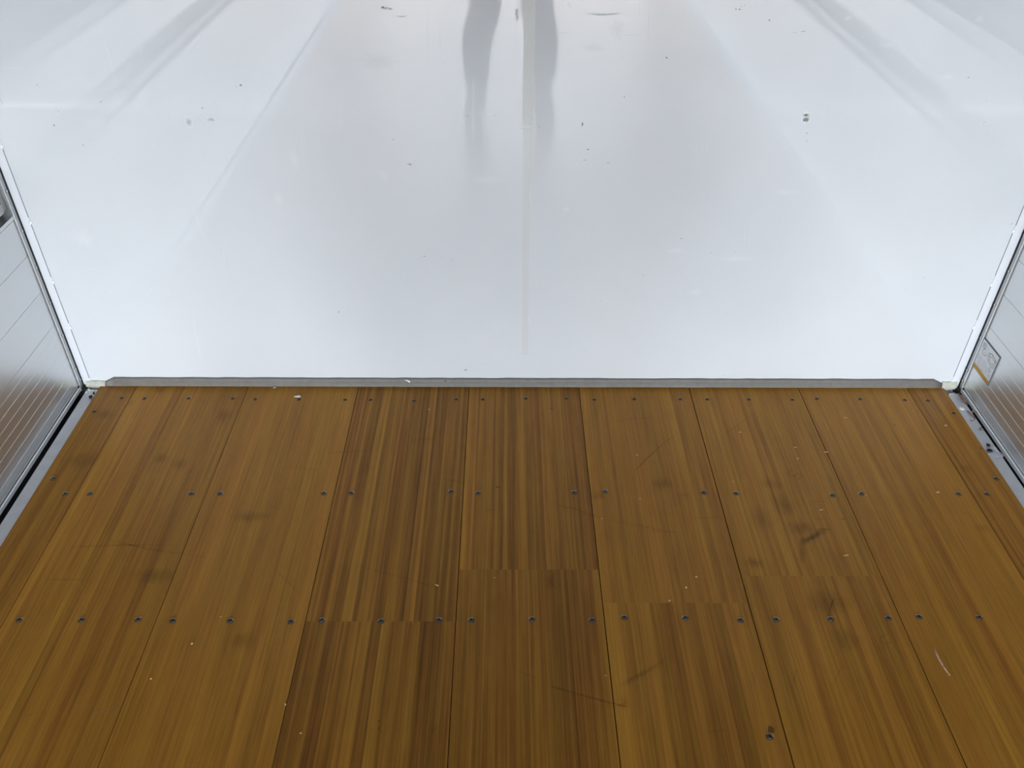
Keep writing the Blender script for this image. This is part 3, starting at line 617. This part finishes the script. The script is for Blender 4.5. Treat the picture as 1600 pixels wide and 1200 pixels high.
# ---------------------------------------------------------------- side gates
def side_gate(side):
    xg = XL if side < 0 else XR
    inw = -side              # direction into the bed
    g = empty('side_gate', (xg, 0, 0),
              'ribbed aluminium drop side on the left, with a latch recess near its top' if side < 0 else
              'ribbed aluminium drop side on the right, carrying the yellow-edged sticker', 'gate', 'aluminium side gates')
    X = lambda d: inw * d    # local x: d metres into the bed
    yend = D - .0225; yrear = YB + .02
    ribs = [.0135 + .025 * k for k in range(8)]
    prof = [(-.030, -.008), (-.0010, -.008), (.0004, -.0065), (.0010, .0045), (-.0004, .0062)]
    for z in ribs: prof += [(0, z - .0008), (.00035, z - .0003), (.00035, z + .0003), (0, z + .0008)]
    for z in (.2110, .3085, .4080): prof += [(0, z - .0006), (-.0010, z - .0003), (-.0010, z + .0003), (0, z + .0006)]
    recess = .5125
    prof += [(0, .5015), (-.0016, .5022), (-.0016, .5032), (.0010, .5040), (.0010, recess)]
    prof += [(-.026, recess + .001), (-.026, .618), (0, .620), (0, .652), (-.0014, .6526), (-.0014, .6534), (0, .654), (0, .758), (-.004, .762), (-.030, .762)]
    b = MB(); rings = []
    for y in (yrear, yend):
        i = len(b.v); b.v += [(X(d), y, z) for d, z in prof]; rings.append(i)
    for j in range(len(prof)):
        k = (j + 1) % len(prof)
        mid = (prof[j][1] + prof[k][1]) / 2
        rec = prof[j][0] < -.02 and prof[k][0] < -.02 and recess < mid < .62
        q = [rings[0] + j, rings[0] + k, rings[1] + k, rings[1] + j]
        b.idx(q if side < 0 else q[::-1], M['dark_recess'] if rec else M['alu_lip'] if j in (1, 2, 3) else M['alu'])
    b.idx([rings[1] + j for j in range(len(prof))], M['alu']); b.idx([rings[0] + j for j in range(len(prof))][::-1], M['alu'])
    b.build('panel', g)
    # end frame with its rivets
    f = MB()
    a, c = sorted((X(-.030), X(.0030)))
    f.box(a, c, yend, D - .0105, -.008, .764, M['alu_frame'], .0008)
    a, c = sorted((X(.0012), X(.0032)))
    f.box(a, c, yend - .0022, yend + .0010, .004, .764, M['alu_bright'])  # pale strip painting the light caught by the frame's edge
    fr = f.build('end_frame', g)
    for z in ((.024, .0610, .1690, .2690, .3700, .4690, .57, .67) if side < 0 else (.0283, .0641, .1712, .2711, .3692, .469, .57, .67)):
        r = MB(); r.lathe([(.0046, -.0002), (.0042, .0002), (.0036, .0002), (.0034, .0012), (.0022, .0019), (0, .0022)], [M['dirt_ring'], M['dirt_ring'], M['alu_frame'], M['alu'], M['alu_bright']], 16, Vector((inw, 0, 0)))
        r.build('rivet', fr, (X(.0029), D - .0152, z))
    # bar running through the latch recess
    l = MB()
    a, c = sorted((X(-.020), X(-.002)))
    l.box(a, c, yrear + .02, yend - .022, .5300, .5530, M['alu_frame'], .0015)
    l.box(*sorted((X(-.025), X(-.004))), yend - .052, yend - .040, .5530, .6150, M['alu_frame'], .0015)
    l.box(*sorted((X(-.0255), X(-.006))), yend - .016, yend - .0005, .5300, .6180, M['alu_frame'], .0010)
    lb = l.build('latch_bar', g); lb['label'] = 'grey metal bar inside the recess'
    k = MB()
    ax = Vector((inw, 0, 0))
    k.lathe([(.0085, 0), (.0085, .003), (.0060, .0045), (.0060, .010), (.0045, .012), (.0022, .0115), (0, .0090)], [M['zinc'], M['zinc_bright'], M['zinc_bright'], M['zinc_bright'], M['zinc'], M['hole']], 20, ax)
    k.build('latch_bolt', lb, (X(-.026), 1.7640, .5215))['label'] = 'chrome bolt under the bar'
    # stop pin at the foot of the panel
    s = MB(); s.lathe([(.0030, 0), (.0030, .0020), (.0016, .0032), (0, .0034)], M['rubber'], 12, ax)
    s.build('rubber_stop', g, (X(.0004), yend - .006, .0105))
    if side > 0: sticker(g, X)
    return g

def sticker(g, X):
    # 90 x 90 mm label; (u, w): u from the wall side towards the rear, w from the top down
    y0, y1, z1, z0 = 1.7940, 1.7055, .1778, .0880
    P = lambda u, w, d: (X(d), y0 + (y1 - y0) * u, z1 + (z0 - z1) * w)
    def quad(b, u0, u1, w0, w1, d, m): b.face([P(u0, w0, d), P(u0, w1, d), P(u1, w1, d), P(u1, w0, d)][::-1], m)
    def stroke(b, pts, wd, d, m):
        s = strip_pts(pts, wd)
        for (a0, a1), (c0, c1) in zip(s, s[1:]): b.face([P(*a0, d), P(*a1, d), P(*c1, d), P(*c0, d)], m)
    b = MB()
    d0 = .0020
    # thin sheet with an edge, bridging the ribs
    for (u, w), (u2, w2) in zip(((0, 0), (1, 0), (1, 1), (0, 1)), ((1, 0), (1, 1), (0, 1), (0, 0))):
        b.face([P(u, w, 0), P(u2, w2, 0), P(u2, w2, d0), P(u, w, d0)], M['ink_soft'])
    quad(b, 0, 1, 0, 1, d0, M['ink_soft'])
    quad(b, .022, .978, .022, .862, d0 + .0001, M['paper'])
    st = b.build('warning_sticker', g); st['label'] = 'white safety sticker with line drawing and yellow band'
    y = MB()
    quad(y, .022, .978, .868, .982, d0 + .0001, M['yellow'])
    for k in range(9): # broken characters on the band
        u = .08 + k * .065
        stroke(y, [(u, .915), (u + .030, .915)], .014, d0 + .0002, M['band_ink']); stroke(y, [(u + .012, .90), (u + .016, .965)], .012, d0 + .0002, M['band_ink'])
        stroke(y, [(u, .950), (u + .034, .948)], .012, d0 + .0002, M['band_ink'])
    for u in (.71, .80, .89):
        quad(y, u, u + .045, .905, .960, d0 + .0002, M['band_ink']); quad(y, u + .012, u + .032, .922, .944, d0 + .0003, M['yellow'])
    y.build('yellow_band', st)
    t = MB()
    rnd = random.Random(3)
    for r, (w, u1) in enumerate(((.535, .60), (.590, .66), (.645, .68), (.700, .72), (.755, .74), (.810, .90), (.842, .55))):
        u = .06
        while u < u1:
            step = rnd.uniform(.022, .050)
            if rnd.random() < .85: stroke(t, [(u, w + rnd.uniform(-.006, .006)), (u + step, w + rnd.uniform(-.006, .006))], .016, d0 + .0002, M['ink_soft'])
            if rnd.random() < .6: stroke(t, [(u + step / 2, w - .018), (u + step / 2, w + .018)], .010, d0 + .0002, M['ink_soft'])
            u += step + .012
    for k in range(3): stroke(t, [(.80, .70 + .045 * k), (.93, .70 + .045 * k)], .016, d0 + .0002, M['ink'])
    ringp = lambda cu, cw, ru, rw, a0=0, a1=2 * math.pi: [(cu + ru * math.cos(a0 + (a1 - a0) * k / 20), cw + rw * math.sin(a0 + (a1 - a0) * k / 20)) for k in range(21)]
    stroke(t, ringp(.80, .60, .065, .060), .012, d0 + .0002, M['ink_soft'])
    stroke(t, [(.77, .60), (.83, .60)], .014, d0 + .0002, M['ink']); stroke(t, [(.80, .57), (.80, .635)], .012, d0 + .0002, M['ink'])
    t.build('printed_text', st)
    t = MB()
    # hatched block with a loop and arrow beneath it
    for k in range(6): stroke(t, [(.10 + .022 * k, .10), (.125 + .022 * k, .235)], .013, d0 + .0002, M['ink_soft'])
    stroke(t, ringp(.18, .17, .085, .085), .010, d0 + .0002, M['ink_soft'])
    stroke(t, ringp(.29, .325, .115, .085, -.6, 4.6), .014, d0 + .0002, M['ink_soft'])
    stroke(t, [(.29, .30), (.33, .335), (.27, .345)], .014, d0 + .0002, M['ink'])
    for k in range(3): stroke(t, [(.28 + .05 * k, .14 + .03 * k), (.33 + .05 * k, .13 + .03 * k)], .010, d0 + .0002, M['ink_soft'])
    # open-topped cargo body seen from a corner
    stroke(t, [(.49, .20), (.62, .155), (.93, .205), (.93, .33)], .020, d0 + .0002, M['ink'])
    stroke(t, [(.49, .20), (.50, .33), (.545, .395), (.82, .485), (.86, .47)], .014, d0 + .0002, M['ink'])
    for k in range(5): stroke(t, [(.51 + .025 * k, .20 + .005 * k), (.53 + .025 * k, .31 + .010 * k)], .014, d0 + .0002, M['ink_soft'])
    stroke(t, [(.62, .33), (.66, .22), (.80, .25), (.92, .26)], .012, d0 + .0002, M['ink_soft'])
    stroke(t, [(.55, .39), (.60, .36), (.88, .43)], .012, d0 + .0002, M['ink_soft'])
    stroke(t, [(.84, .22), (.93, .29)], .030, d0 + .0002, M['ink'])
    stroke(t, [(.76, .40), (.84, .34), (.93, .36), (.93, .43), (.86, .47)], .014, d0 + .0002, M['ink'])
    stroke(t, [(.80, .42), (.88, .40)], .012, d0 + .0002, M['ink_soft'])
    t.build('line_drawing', st)
M['band_ink'] = simple('sticker_band_ink', (.16, .085, .01), .6)
side_gate(-1); side_gate(1)

# ---------------------------------------------------------------- the rest of the cargo box and the yard behind it
def shell():
    b = MB(); b.box(XL - .06, XL - .04, YB, D, .775, ZC, M['roof']); b.box(XL - .06, XL - .012, YB, D, .766, .80, M['alu_frame']); struct(b.build('wall_left'))
    b = MB(); b.box(XR + .04, XR + .06, YB, D, .775, ZC, M['roof']); b.box(XR + .012, XR + .06, YB, D, .766, .80, M['alu_frame']); struct(b.build('wall_right'))
    b = MB(); b.box(XL - .06, XR + .06, YB, D + .04, ZC, ZC + .05, M['roof']); struct(b.build('ceiling'))
    b = MB(); b.face([(-40, -60, -1.0), (40, -60, -1.0), (40, 20, -1.0), (-40, 20, -1.0)], M['ground']); struct(b.build('ground'))
shell()

# ---------------------------------------------------------------- loose bits
def blob(name, loc, sx, sy, sz, mat, rot=0, jag=.3, sub=2):
    bm = bmesh.new(); bmesh.ops.create_icosphere(bm, subdivisions=sub, radius=1)
    for v in bm.verts: v.co *= 1 + random.uniform(-jag, jag)
    zmin = min(v.co.z for v in bm.verts)
    b = MB(); m = Matrix.Rotation(rot, 4, 'Z') @ Matrix.Diagonal((sx, sy, sz, 1))
    b.add_bm(bm, mat, m)
    o = b.build(name); o.location = (loc[0], loc[1], loc[2] - zmin * sz)
    return o

def chip(name, loc, l, w, mat, rot, thick=.0007):
    b = MB(); n = 6; rows = []
    for k in range(n + 1):
        t = k / n; x = (t - .5) * l; h = w / 2 * math.sin(math.pi * (.08 + .84 * t)) * random.uniform(.8, 1.1)
        z = .0006 * math.sin(t * 3.1) ; i = len(b.v)
        b.v += [(x, -h, z), (x, h, z), (x, h * .8, z + thick), (x, -h * .8, z + thick)]
        rows.append(i)
    for a, c in zip(rows, rows[1:]):
        for j in range(4): b.idx([a + j, a + (j + 1) % 4, c + (j + 1) % 4, c + j], mat)
    b.idx([rows[0] + j for j in range(4)][::-1], mat); b.idx([rows[-1] + j for j in range(4)], mat)
    o = b.build(name); o.location = loc; o.rotation_euler = (0, 0, rot)
    return o

DEBRIS_LABELS = [
    'pale chip lying across the open board joint at right',
    'largest pale chip near the dark cross-shaped scuff',
    'thin pale chip behind the round scuff ring at right',
    'pale crumb between the middle screws of the second board from right',
    'pale crumb at the far right boards near the wall',
    'pale chip at the end of the diagonal scratch mid-floor',
    'pale crumb in front of the fifth board joint, upper of two',
    'pale crumb in front of the fifth board joint, lower of two',
    'pale chip beside the long dark scratch near the bottom',
    'pale crumb between the near left screws and the bottom',
    'pale chip in front of the centre board butt joint',
    'tiny pale crumb below the curved scratch right of centre',
    'pale crumb on the dark board above its butt joint',
    'pale crumb at the left edge of the dark board near the bottom',
    'pale crumb on the left boards below the near screws',
    'pale chip beside a near left screw',
    'pale chip right beside a middle screw of the right boards',
    'tiny pale crumb above the right middle screws',
    'pale chip in front of the dark cross-shaped scuff',
    'pale crumb on the butt joint of the sixth board',
    'pale crumb at the bottom edge of the dark board',
    'tiny pale crumb above the round scuff ring',
    'tiny pale crumb among the wall screws of the dark board',
    'pale chip below the wall screws of the right boards',
    'tiny pale crumb right of the middle joint screws',
    'pale chip touching the board joint near a right middle screw']
for k, (kind, x, y, w, h) in enumerate(DEBRIS):
    if kind == 'chip':
        o = chip('wood_chip', (x, y, .0003), max(w * .8, .004), max(min(h, w * .4) * .6, .0011), M['chip'], random.uniform(-.35, .35))
        tag(o, DEBRIS_LABELS[k], 'wood chip', 'pale chips and crumbs scattered on the boards')
    else:
        o = blob('wood_crumb', (x, y, .0002), max(w / 2, .0012), max(h / 2, .0012), .0011, M['chip'], random.uniform(0, 3))
        tag(o, DEBRIS_LABELS[k], 'crumb', 'pale chips and crumbs scattered on the boards')

def splinter():
    a, c = Vector((.8395, .9775)), Vector((.8455, .9197))
    b = MB(); n = 12; rows = []
    d = (c - a); nrm = Vector((-d.y, d.x)).normalized()
    for k in range(n + 1):
        t = k / n
        p = a + d * t + nrm * (-.0022 * math.sin(math.pi * t))
        w = .0021 * math.sin(math.pi * (.06 + .90 * t)) ** .7 * random.uniform(.85, 1.15); i = len(b.v)
        for s, z in ((-1, .0003), (1, .0003), (.6, .0022), (-.6, .0024)): q = p + nrm * w * s; b.v.append((q.x, q.y, z))
        rows.append(i)
    for r, s in zip(rows, rows[1:]):
        for j in range(4): b.idx([r + j, s + j, s + (j + 1) % 4, r + (j + 1) % 4], M['splinter'])
    b.idx([rows[0] + j for j in range(4)], M['splinter']); b.idx([rows[-1] + j for j in range(4)][::-1], M['splinter'])
    tag(b.build('wood_splinter'), 'long pale pinkish wood splinter lying on the near right boards', 'splinter')
splinter()

def crumbs(name, loc, n, spread, r, mat, label, cat):
    b = MB()
    for k in range(n):
        bm = bmesh.new(); bmesh.ops.create_icosphere(bm, subdivisions=2, radius=r * random.uniform(.7, 1.2))
        for v in bm.verts: v.co *= random.uniform(.75, 1.2); v.co.z *= .6
        b.add_bm(bm, mat, Matrix.Translation(((k - (n - 1) / 2) * spread + random.uniform(-.001, .001), random.uniform(-.3, .3) * spread, r * .62)))
    o = b.build(name); o.location = loc
    return tag(o, label, cat)
crumbs('plaster_crumb', (-.5560, 1.7625, .0002), 4, .0042, .0032, M['white_flake'], 'white crumbly flake covering a screw of the third board, near the wall', 'crumb')
crumbs('plaster_crumb', (-.6269, 1.8020, .0002), 2, .0035, .0022, M['white_flake'], 'small pale flake against the grey sealant at the third board', 'crumb')
# white flake stuck on the sealant
b = MB()
for dx, dz, r in ((-.008, .0200, .0016), (-.003, .0185, .0024), (.001, .0165, .0028), (.0025, .0135, .0022)):
    bm = bmesh.new(); bmesh.ops.create_icosphere(bm, subdivisions=2, radius=r)
    for v in bm.verts: v.co *= random.uniform(.75, 1.2); v.co.y *= .5
    b.add_bm(bm, M['white_flake_gloss'], Matrix.Translation((dx, 0, dz - .0165)))
o = b.build('paint_flake'); o.location = (-.2634, D - .0070, .0165)
tag(o, 'bright white paint flake stuck on the grey sealant at the wall foot', 'flake')
o = blob('dirt_speck', (-.1626, D - .0075, .0165), .0022, .0010, .0012, M['rubber'])
tag(o, 'small dark speck on the grey sealant right of the white flake', 'speck')

ZR = -.0030      # top of the rails
o = blob('rubber_scrap', (1.2125, 1.5572, ZR), .0080, .0050, .0022, M['rubber'], .1); tag(o, 'larger black scrap on the right rail beside the clear film', 'scrap')
o = blob('rubber_scrap', (1.2181, 1.5764, ZR), .0040, .0048, .0022, M['rubber'], .3); tag(o, 'smaller black scrap on the right rail behind the larger one', 'scrap')
o = blob('rubber_scrap', (-1.1080, 1.7618, ZR), .0048, .0070, .0030, M['rubber'], .2); tag(o, 'black lump on the left rail against the board edge', 'scrap')
o = blob('rubber_scrap', (-1.1070, 1.7790, ZR), .0030, .0034, .0020, M['rubber'], .2); tag(o, 'tiny black lump on the left rail nearest the wall corner', 'scrap')
for (x, y), sx, lab in (((-1.1290, 1.7838), .0030, 'pale grit on the left rail beside the black gap'), ((-1.1240, 1.7915), .0034, 'pale grit in the left corner below the sealant'),
                        ((-1.1120, 1.7900), .0034, 'pale grit in the left corner beside the tiny black lump'), ((-1.1280, 1.7955), .0028, 'pale grit lodged in the black foam of the left corner')):
    o = blob('grit', (x, y, ZR), sx, sx * .7, .0018, M['white_flake'], random.uniform(0, 3)); tag(o, lab, 'grit', 'grit in the left corner')

def stem(pts, r, label):
    b = MB(); b.tube([(x, y, ZR + r + .0004 + .002 * math.sin(k * 1.3) ** 2) for k, (x, y) in enumerate(pts)], [r * (1 - .35 * k / len(pts)) for k in range(len(pts))], M['grass_stem'], 6)
    o = b.build('dead_grass_stem'); o['kind'] = 'thing'  # a bit of dried grass
    return tag(o, label, 'grass_stem', 'dry stems on the right rail')
stem([(1.2240, 1.7120), (1.2250, 1.7000), (1.2300, 1.6920), (1.2310, 1.6820), (1.2260, 1.6740), (1.2170, 1.6715), (1.2150, 1.6735)], .0011, 'longer curled reddish stem on the right rail in front of the bolt')
stem([(1.2330, 1.6440), (1.2260, 1.6420), (1.2225, 1.6370), (1.2260, 1.6330), (1.2320, 1.6330)], .0010, 'short hooked stem on the right rail between bolt and film')

def leaf(loc, l, w, rot, label):
    b = MB(); n = 8; rows = []
    for k in range(n + 1):
        t = k / n; x = (t - .5) * l; h = w / 2 * math.sin(math.pi * (.05 + .9 * t)) * random.uniform(.7, 1.2); z = .0035 * math.sin(t * 5) + .0045; i = len(b.v)
        b.v += [(x, -h, z + random.uniform(0, .002)), (x, 0, z - .001), (x, h, z + random.uniform(0, .002)), (x, h, z - .0009), (x, -h, z - .0009)]
        rows.append(i)
    for a, c in zip(rows, rows[1:]):
        for j in range(5): b.idx([a + j, a + (j + 1) % 5, c + (j + 1) % 5, c + j], M['dry_leaf'])
    b.idx([rows[0] + j for j in range(5)][::-1], M['dry_leaf']); b.idx([rows[-1] + j for j in range(5)], M['dry_leaf'])
    o = b.build('dry_leaf'); o.location = loc; o.rotation_euler = (0, 0, rot)
    return tag(o, label, 'leaf', 'dry leaves on the right rail')
leaf((1.2310, 1.7590, ZR), .040, .012, -1.25, 'shrivelled brown leaf on the right rail behind the bolt')
leaf((1.2370, 1.7000, ZR + .002), .024, .007, -.15, 'narrow brown leaf lying across the black gap under the right gate')

def film(loc, sx, sy, rot, label, tilt=0):
    b = MB(); n = 7
    base = len(b.v)
    for i in range(n):
        for j in range(n):
            u, v = i / (n - 1) - .5, j / (n - 1) - .5
            b.v.append((u * sx * (1 + .3 * v), v * sy, .0032 + .0022 * math.sin(u * 9 + v * 5) + random.uniform(-.0006, .0006)))
    for i in range(n - 1):
        for j in range(n - 1): b.idx([base + i * n + j, base + (i + 1) * n + j, base + (i + 1) * n + j + 1, base + i * n + j + 1], M['film'], True)
    top = len(b.v)
    b.v += [(x, y, z + .0003) for x, y, z in b.v[base:top]]
    for i in range(n - 1):
        for j in range(n - 1): b.idx([top + i * n + j, top + i * n + j + 1, top + (i + 1) * n + j + 1, top + (i + 1) * n + j], M['film'], True)
    o = b.build('film_scrap'); o.location = loc; o.rotation_euler = (tilt, 0, rot)
    return tag(o, label, 'plastic scrap', 'clear film scraps on the right rail')
film((1.2150, 1.5370, ZR), .020, .016, .4, 'crumpled clear plastic scrap flat on the right rail')
film((1.2295, 1.5470, ZR + .002),   .007, .034, .18, 'narrow upright strip of clear film at the black gap')

# ---------------------------------------------------------------- the photographer, seen only as a reflection in the white panel
def skin_mesh(name, verts, edges, rads, mat, parent=None, levels=2, root=0):
    me = bpy.data.meshes.new(name + '_skeleton'); me.from_pydata(verts, edges, [])
    tmp = bpy.data.objects.new(name, me); COL.objects.link(tmp)
    sk = tmp.modifiers.new('skin', 'SKIN'); sk.use_smooth_shade = True
    for i, r in enumerate(rads):
        r = r if isinstance(r, tuple) else (r, r)
        me.skin_vertices[0].data[i].radius = r
        me.skin_vertices[0].data[i].use_root = (i == root)
    ss = tmp.modifiers.new('smooth', 'SUBSURF'); ss.levels = levels; ss.render_levels = levels
    bpy.context.view_layer.update()
    ev = tmp.evaluated_get(bpy.context.evaluated_depsgraph_get())
    out = bpy.data.meshes.new_from_object(ev)
    out.name = name
    tmp.modifiers.clear(); tmp.data = out
    bpy.data.meshes.remove(me)
    out.materials.clear(); out.materials.append(mat)
    for p in out.polygons: p.use_smooth = True
    if parent: tmp.parent = parent
    return tmp

def chain(V, E, R, start, pts):
    k = start
    for p, r in pts:
        V.append(p); R.append(r); E.append((k, len(V) - 1)); k = len(V) - 1
    return k

PX, PY = .028, -.26          # where the photographer stands
PHONE_C = Vector((0, 0, H)) + CAM_R * -.055 + CAM_B * .016
def person():
    root = empty('person', (0, 0, 0), 'person in dark trousers mirrored faintly in the white wall, holding a phone', 'person')
    hands = [PHONE_C + CAM_R * (-.078), PHONE_C + CAM_R * .078]
    # body
    V = [(PX, PY, .98)]; R = [(.120, .085)]; E = []
    chest = chain(V, E, R, 0, [((PX, PY - .01, 1.08), (.130, .095)), ((PX, PY, 1.25), (.150, .105)), ((PX, PY - .01, 1.37), (.125, .085))])
    neck = chain(V, E, R, chest, [((PX, PY, 1.445), .055), ((PX, PY + .02, 1.50), .052)])
    chain(V, E, R, neck, [((PX, PY + .045, 1.55), (.062, .075)), ((PX, PY + .055, 1.61), (.074, .090)), ((PX, PY + .045, 1.665), (.066, .078)), ((PX, PY + .040, 1.70), .035)])
    feet = [(-.135, -.02), (.170, .0)]
    for s, h in zip((-1, 1), (0, 1)):
        w = hands[h]
        wr = w + CAM_B * .040 - CAM_U * .055 + CAM_R * (s * .010)
        chain(V, E, R, chest, [((PX + s * .155, PY - .01, 1.375), .060), ((PX + s * .225, PY + .02, 1.22), .046), ((PX + s * .235, PY + .07, 1.09), .042),
                               (tuple(Vector((PX + s * .235, PY + .07, 1.09)).lerp(wr, .55)), .036), (tuple(wr), .026)])
        fx, fy = feet[h]
        chain(V, E, R, 0, [((PX + s * .098, PY, .80), .070), ((PX + s * .5 * .19 + (fx - PX) * .15, PY + .015, .66), .070), ((fx * .72 + PX * .28, PY + .02, .47), .058), ((fx, PY - .01, .32), .056), ((fx, PY - .02, .12), .038), ((fx, PY - .02, .065), .036)])
    skin_mesh('body', V, E, R, M['skin'], root)
    # hands: palm and five fingers closed round the phone's short ends
    for s, w in zip((-1, 1), hands):
        wr = w + CAM_B * .040 - CAM_U * .055 + CAM_R * (s * .010)
        pc = w + CAM_B * .028 - CAM_U * .012 + CAM_R * (s * .016)
        V = [tuple(wr), tuple(wr.lerp(pc, .5)), tuple(pc)]; E = [(0, 1), (1, 2)]; R = [(.021, .016), (.026, .015), (.030, .014)]
        for q in range(4):
            u = .026 - .017 * q; ln = (.9, 1.0, .95, .78)[q]
            a = pc + CAM_U * u + CAM_R * (s * .006)
            chain(V, E, R, 2, [(tuple(a), .0085), (tuple(a + CAM_R * (s * .014 * ln) - CAM_B * .018 * ln), .0082), (tuple(a + CAM_R * (s * .010) - CAM_B * .034 * ln), .0076), (tuple(a - CAM_R * (s * .008 * ln) - CAM_B * .040 * ln), .0066)])
        chain(V, E, R, 1, [(tuple(wr.lerp(pc, .6) - CAM_R * (s * .022)), .010), (tuple(pc - CAM_R * (s * .030) + CAM_B * .004), .0090), (tuple(pc - CAM_R * (s * .040) + CAM_U * .018 + CAM_B * .002), .0078)])
        skin_mesh('hand', V, E, R, M['skin'], root)
    # clothes
    V = [(PX, PY, .87), (PX, PY, 1.04)]; R = [(.165, .125), (.150, .112)]; E = [(0, 1)]
    for s, h in zip((-1, 1), (0, 1)):
        fx, fy = feet[h]
        end = .105 if s < 0 else .150
        chain(V, E, R, 0, [((PX + s * .098, PY, .79), .100), ((PX + s * .095 + (fx - PX) * .15, PY + .015, .66), .090), ((fx * .72 + PX * .28, PY + .02, .47), .076), ((fx, PY - .005, .32), .074), ((fx, PY - .02, .18), .062), ((fx, PY - .02, end), .058)])
    skin_mesh('trousers', V, E, R, M['trousers'], root)
    V = [(PX, PY, .86)]; R = [(.178, .138)]; E = []
    c = chain(V, E, R, 0, [((PX, PY, .96), (.172, .132)), ((PX, PY - .01, 1.08), (.155, .118)), ((PX, PY, 1.25), (.168, .122)), ((PX, PY - .01, 1.375), (.140, .098)), ])
    chain(V, E, R, c, [((PX, PY, 1.44), .066)])
    for s, h in zip((-1, 1), (0, 1)):
        wr = hands[h] + CAM_B * .040 - CAM_U * .055 + CAM_R * (s * .010)
        el = Vector((PX + s * .235, PY + .07, 1.09))
        chain(V, E, R, c, [((PX + s * .158, PY - .01, 1.378), .074), ((PX + s * .226, PY + .02, 1.22), .060), (tuple(el), .056), (tuple(el.lerp(wr, .55)), .047), (tuple(el.lerp(wr, .88)), .038)])
    skin_mesh('jacket', V, E, R, M['jacket'], root)
    for s, h in zip((-1, 1), (0, 1)):
        fx, fy = feet[h]
        V = [(fx, PY - .03, .070), (fx, PY - .02, .11), (fx + s * .004, PY + .05, .062), (fx + s * .010, PY + .12, .045), (fx + s * .014, PY + .165, .040), (fx, PY - .065, .05)]
        sh = skin_mesh('shoe', V, [(0, 1), (0, 2), (2, 3), (3, 4), (0, 5)], [(.050, .046), .050, (.054, .042), (.058, .036), (.044, .028), (.038, .036)], M['shoe'], root)
        b = MB()
        n = 24; pts = []
        for k in range(n):
            a = 2 * math.pi * k / n; yy = math.sin(a); wdt = .040 + .012 * max(0, yy)
            pts.append((fx + s * .008 + math.cos(a) * wdt, PY + .045 + yy * .140))
        b.face([(x, y, .001) for x, y in pts][::-1], M['sole']); b.face([(x, y, .024) for x, y in pts], M['sole'])
        for k in range(n):
            q = (k + 1) % n; b.face([(*pts[k], .001), (*pts[q], .001), (*pts[q], .024), (*pts[k], .024)], M['sole'])
        b.build('sole', sh)
        b = MB(); b.tube([(fx, PY - .02, .10), (fx, PY - .02, .20)], .043, M['sock'], 16); b.build('sock', root)
    # head details
    hc = Vector((PX, PY + .055, 1.60))
    bm = bmesh.new(); bmesh.ops.create_uvsphere(bm, u_segments=28, v_segments=18, radius=1)
    for v in list(bm.verts):
        if v.co.z < -.15 and v.co.y > -.2 or v.co.z < -.75 or (v.co.y > .55 and v.co.z < .45): bm.verts.remove(v)
    for v in bm.verts: v.co *= random.uniform(.98, 1.03)
    b = MB(); b.add_bm(bm, M['hair'], Matrix.Translation(hc + Vector((0, -.012, .020))) @ Matrix.Diagonal((.088, .108, .098, 1)), True); b.build('hair', root)
    for s in (-1, 1):
        bm = bmesh.new(); bmesh.ops.create_uvsphere(bm, u_segments=12, v_segments=8, radius=.0115)
        b = MB(); b.add_bm(bm, M['eye'], Matrix.Translation(hc + Vector((s * .031, .078, .004))), True)
        bm = bmesh.new(); bmesh.ops.create_uvsphere(bm, u_segments=10, v_segments=6, radius=.0055)
        b.add_bm(bm, M['iris'], Matrix.Translation(hc + Vector((s * .031, .0868, .001))), True); b.build('eye', root)
        bm = bmesh.new(); bmesh.ops.create_uvsphere(bm, u_segments=12, v_segments=8, radius=1)
        b = MB(); b.add_bm(bm, M['skin'], Matrix.Translation(hc + Vector((s * .078, -.005, -.004))) @ Matrix.Diagonal((.009, .017, .030, 1)), True); b.build('ear', root)
    b = MB(); b.tube([hc + Vector((0, .080, .012)), hc + Vector((0, .092, -.012)), hc + Vector((0, .103, -.028)), hc + Vector((0, .086, -.036))], [.007, .009, .013, .010], M['skin'], 10); b.build('nose', root)
    b = MB(); b.tube([hc + Vector((-.024, .076, -.056)), hc + Vector((-.010, .087, -.054)), hc + Vector((.010, .087, -.054)), hc + Vector((.024, .076, -.056))], [.003, .006, .006, .003], M['lip'], 8); b.build('mouth', root)
    # the phone, held in front of the chest with the lens at the point of view
    m = Matrix((CAM_R, CAM_U, CAM_B)).transposed().to_4x4()
    t = empty('phone', PHONE_C, 'dark phone held level in both hands of the person', 'phone')
    t.matrix_world = Matrix.Translation(PHONE_C) @ m
    b = MB(); b.box(-.078, .078, -.037, .037, -.004, .004, M['phone'], .003); b.build('phone_body', t)
    b = MB(); b.box(-.074, .074, -.034, .034, .0041, .0046, M['screen']); b.build('screen', t)
    for q in (-.018, .004):
        b = MB(); b.lathe([(.0085, 0), (.0085, .0022), (.006, .0028), (0, .0026)], [M['phone'], M['phone'], M['screen']], 20, Vector((0, 0, -1))); b.build('camera_lens', t, (.055, q + (.0), -.004))
person()
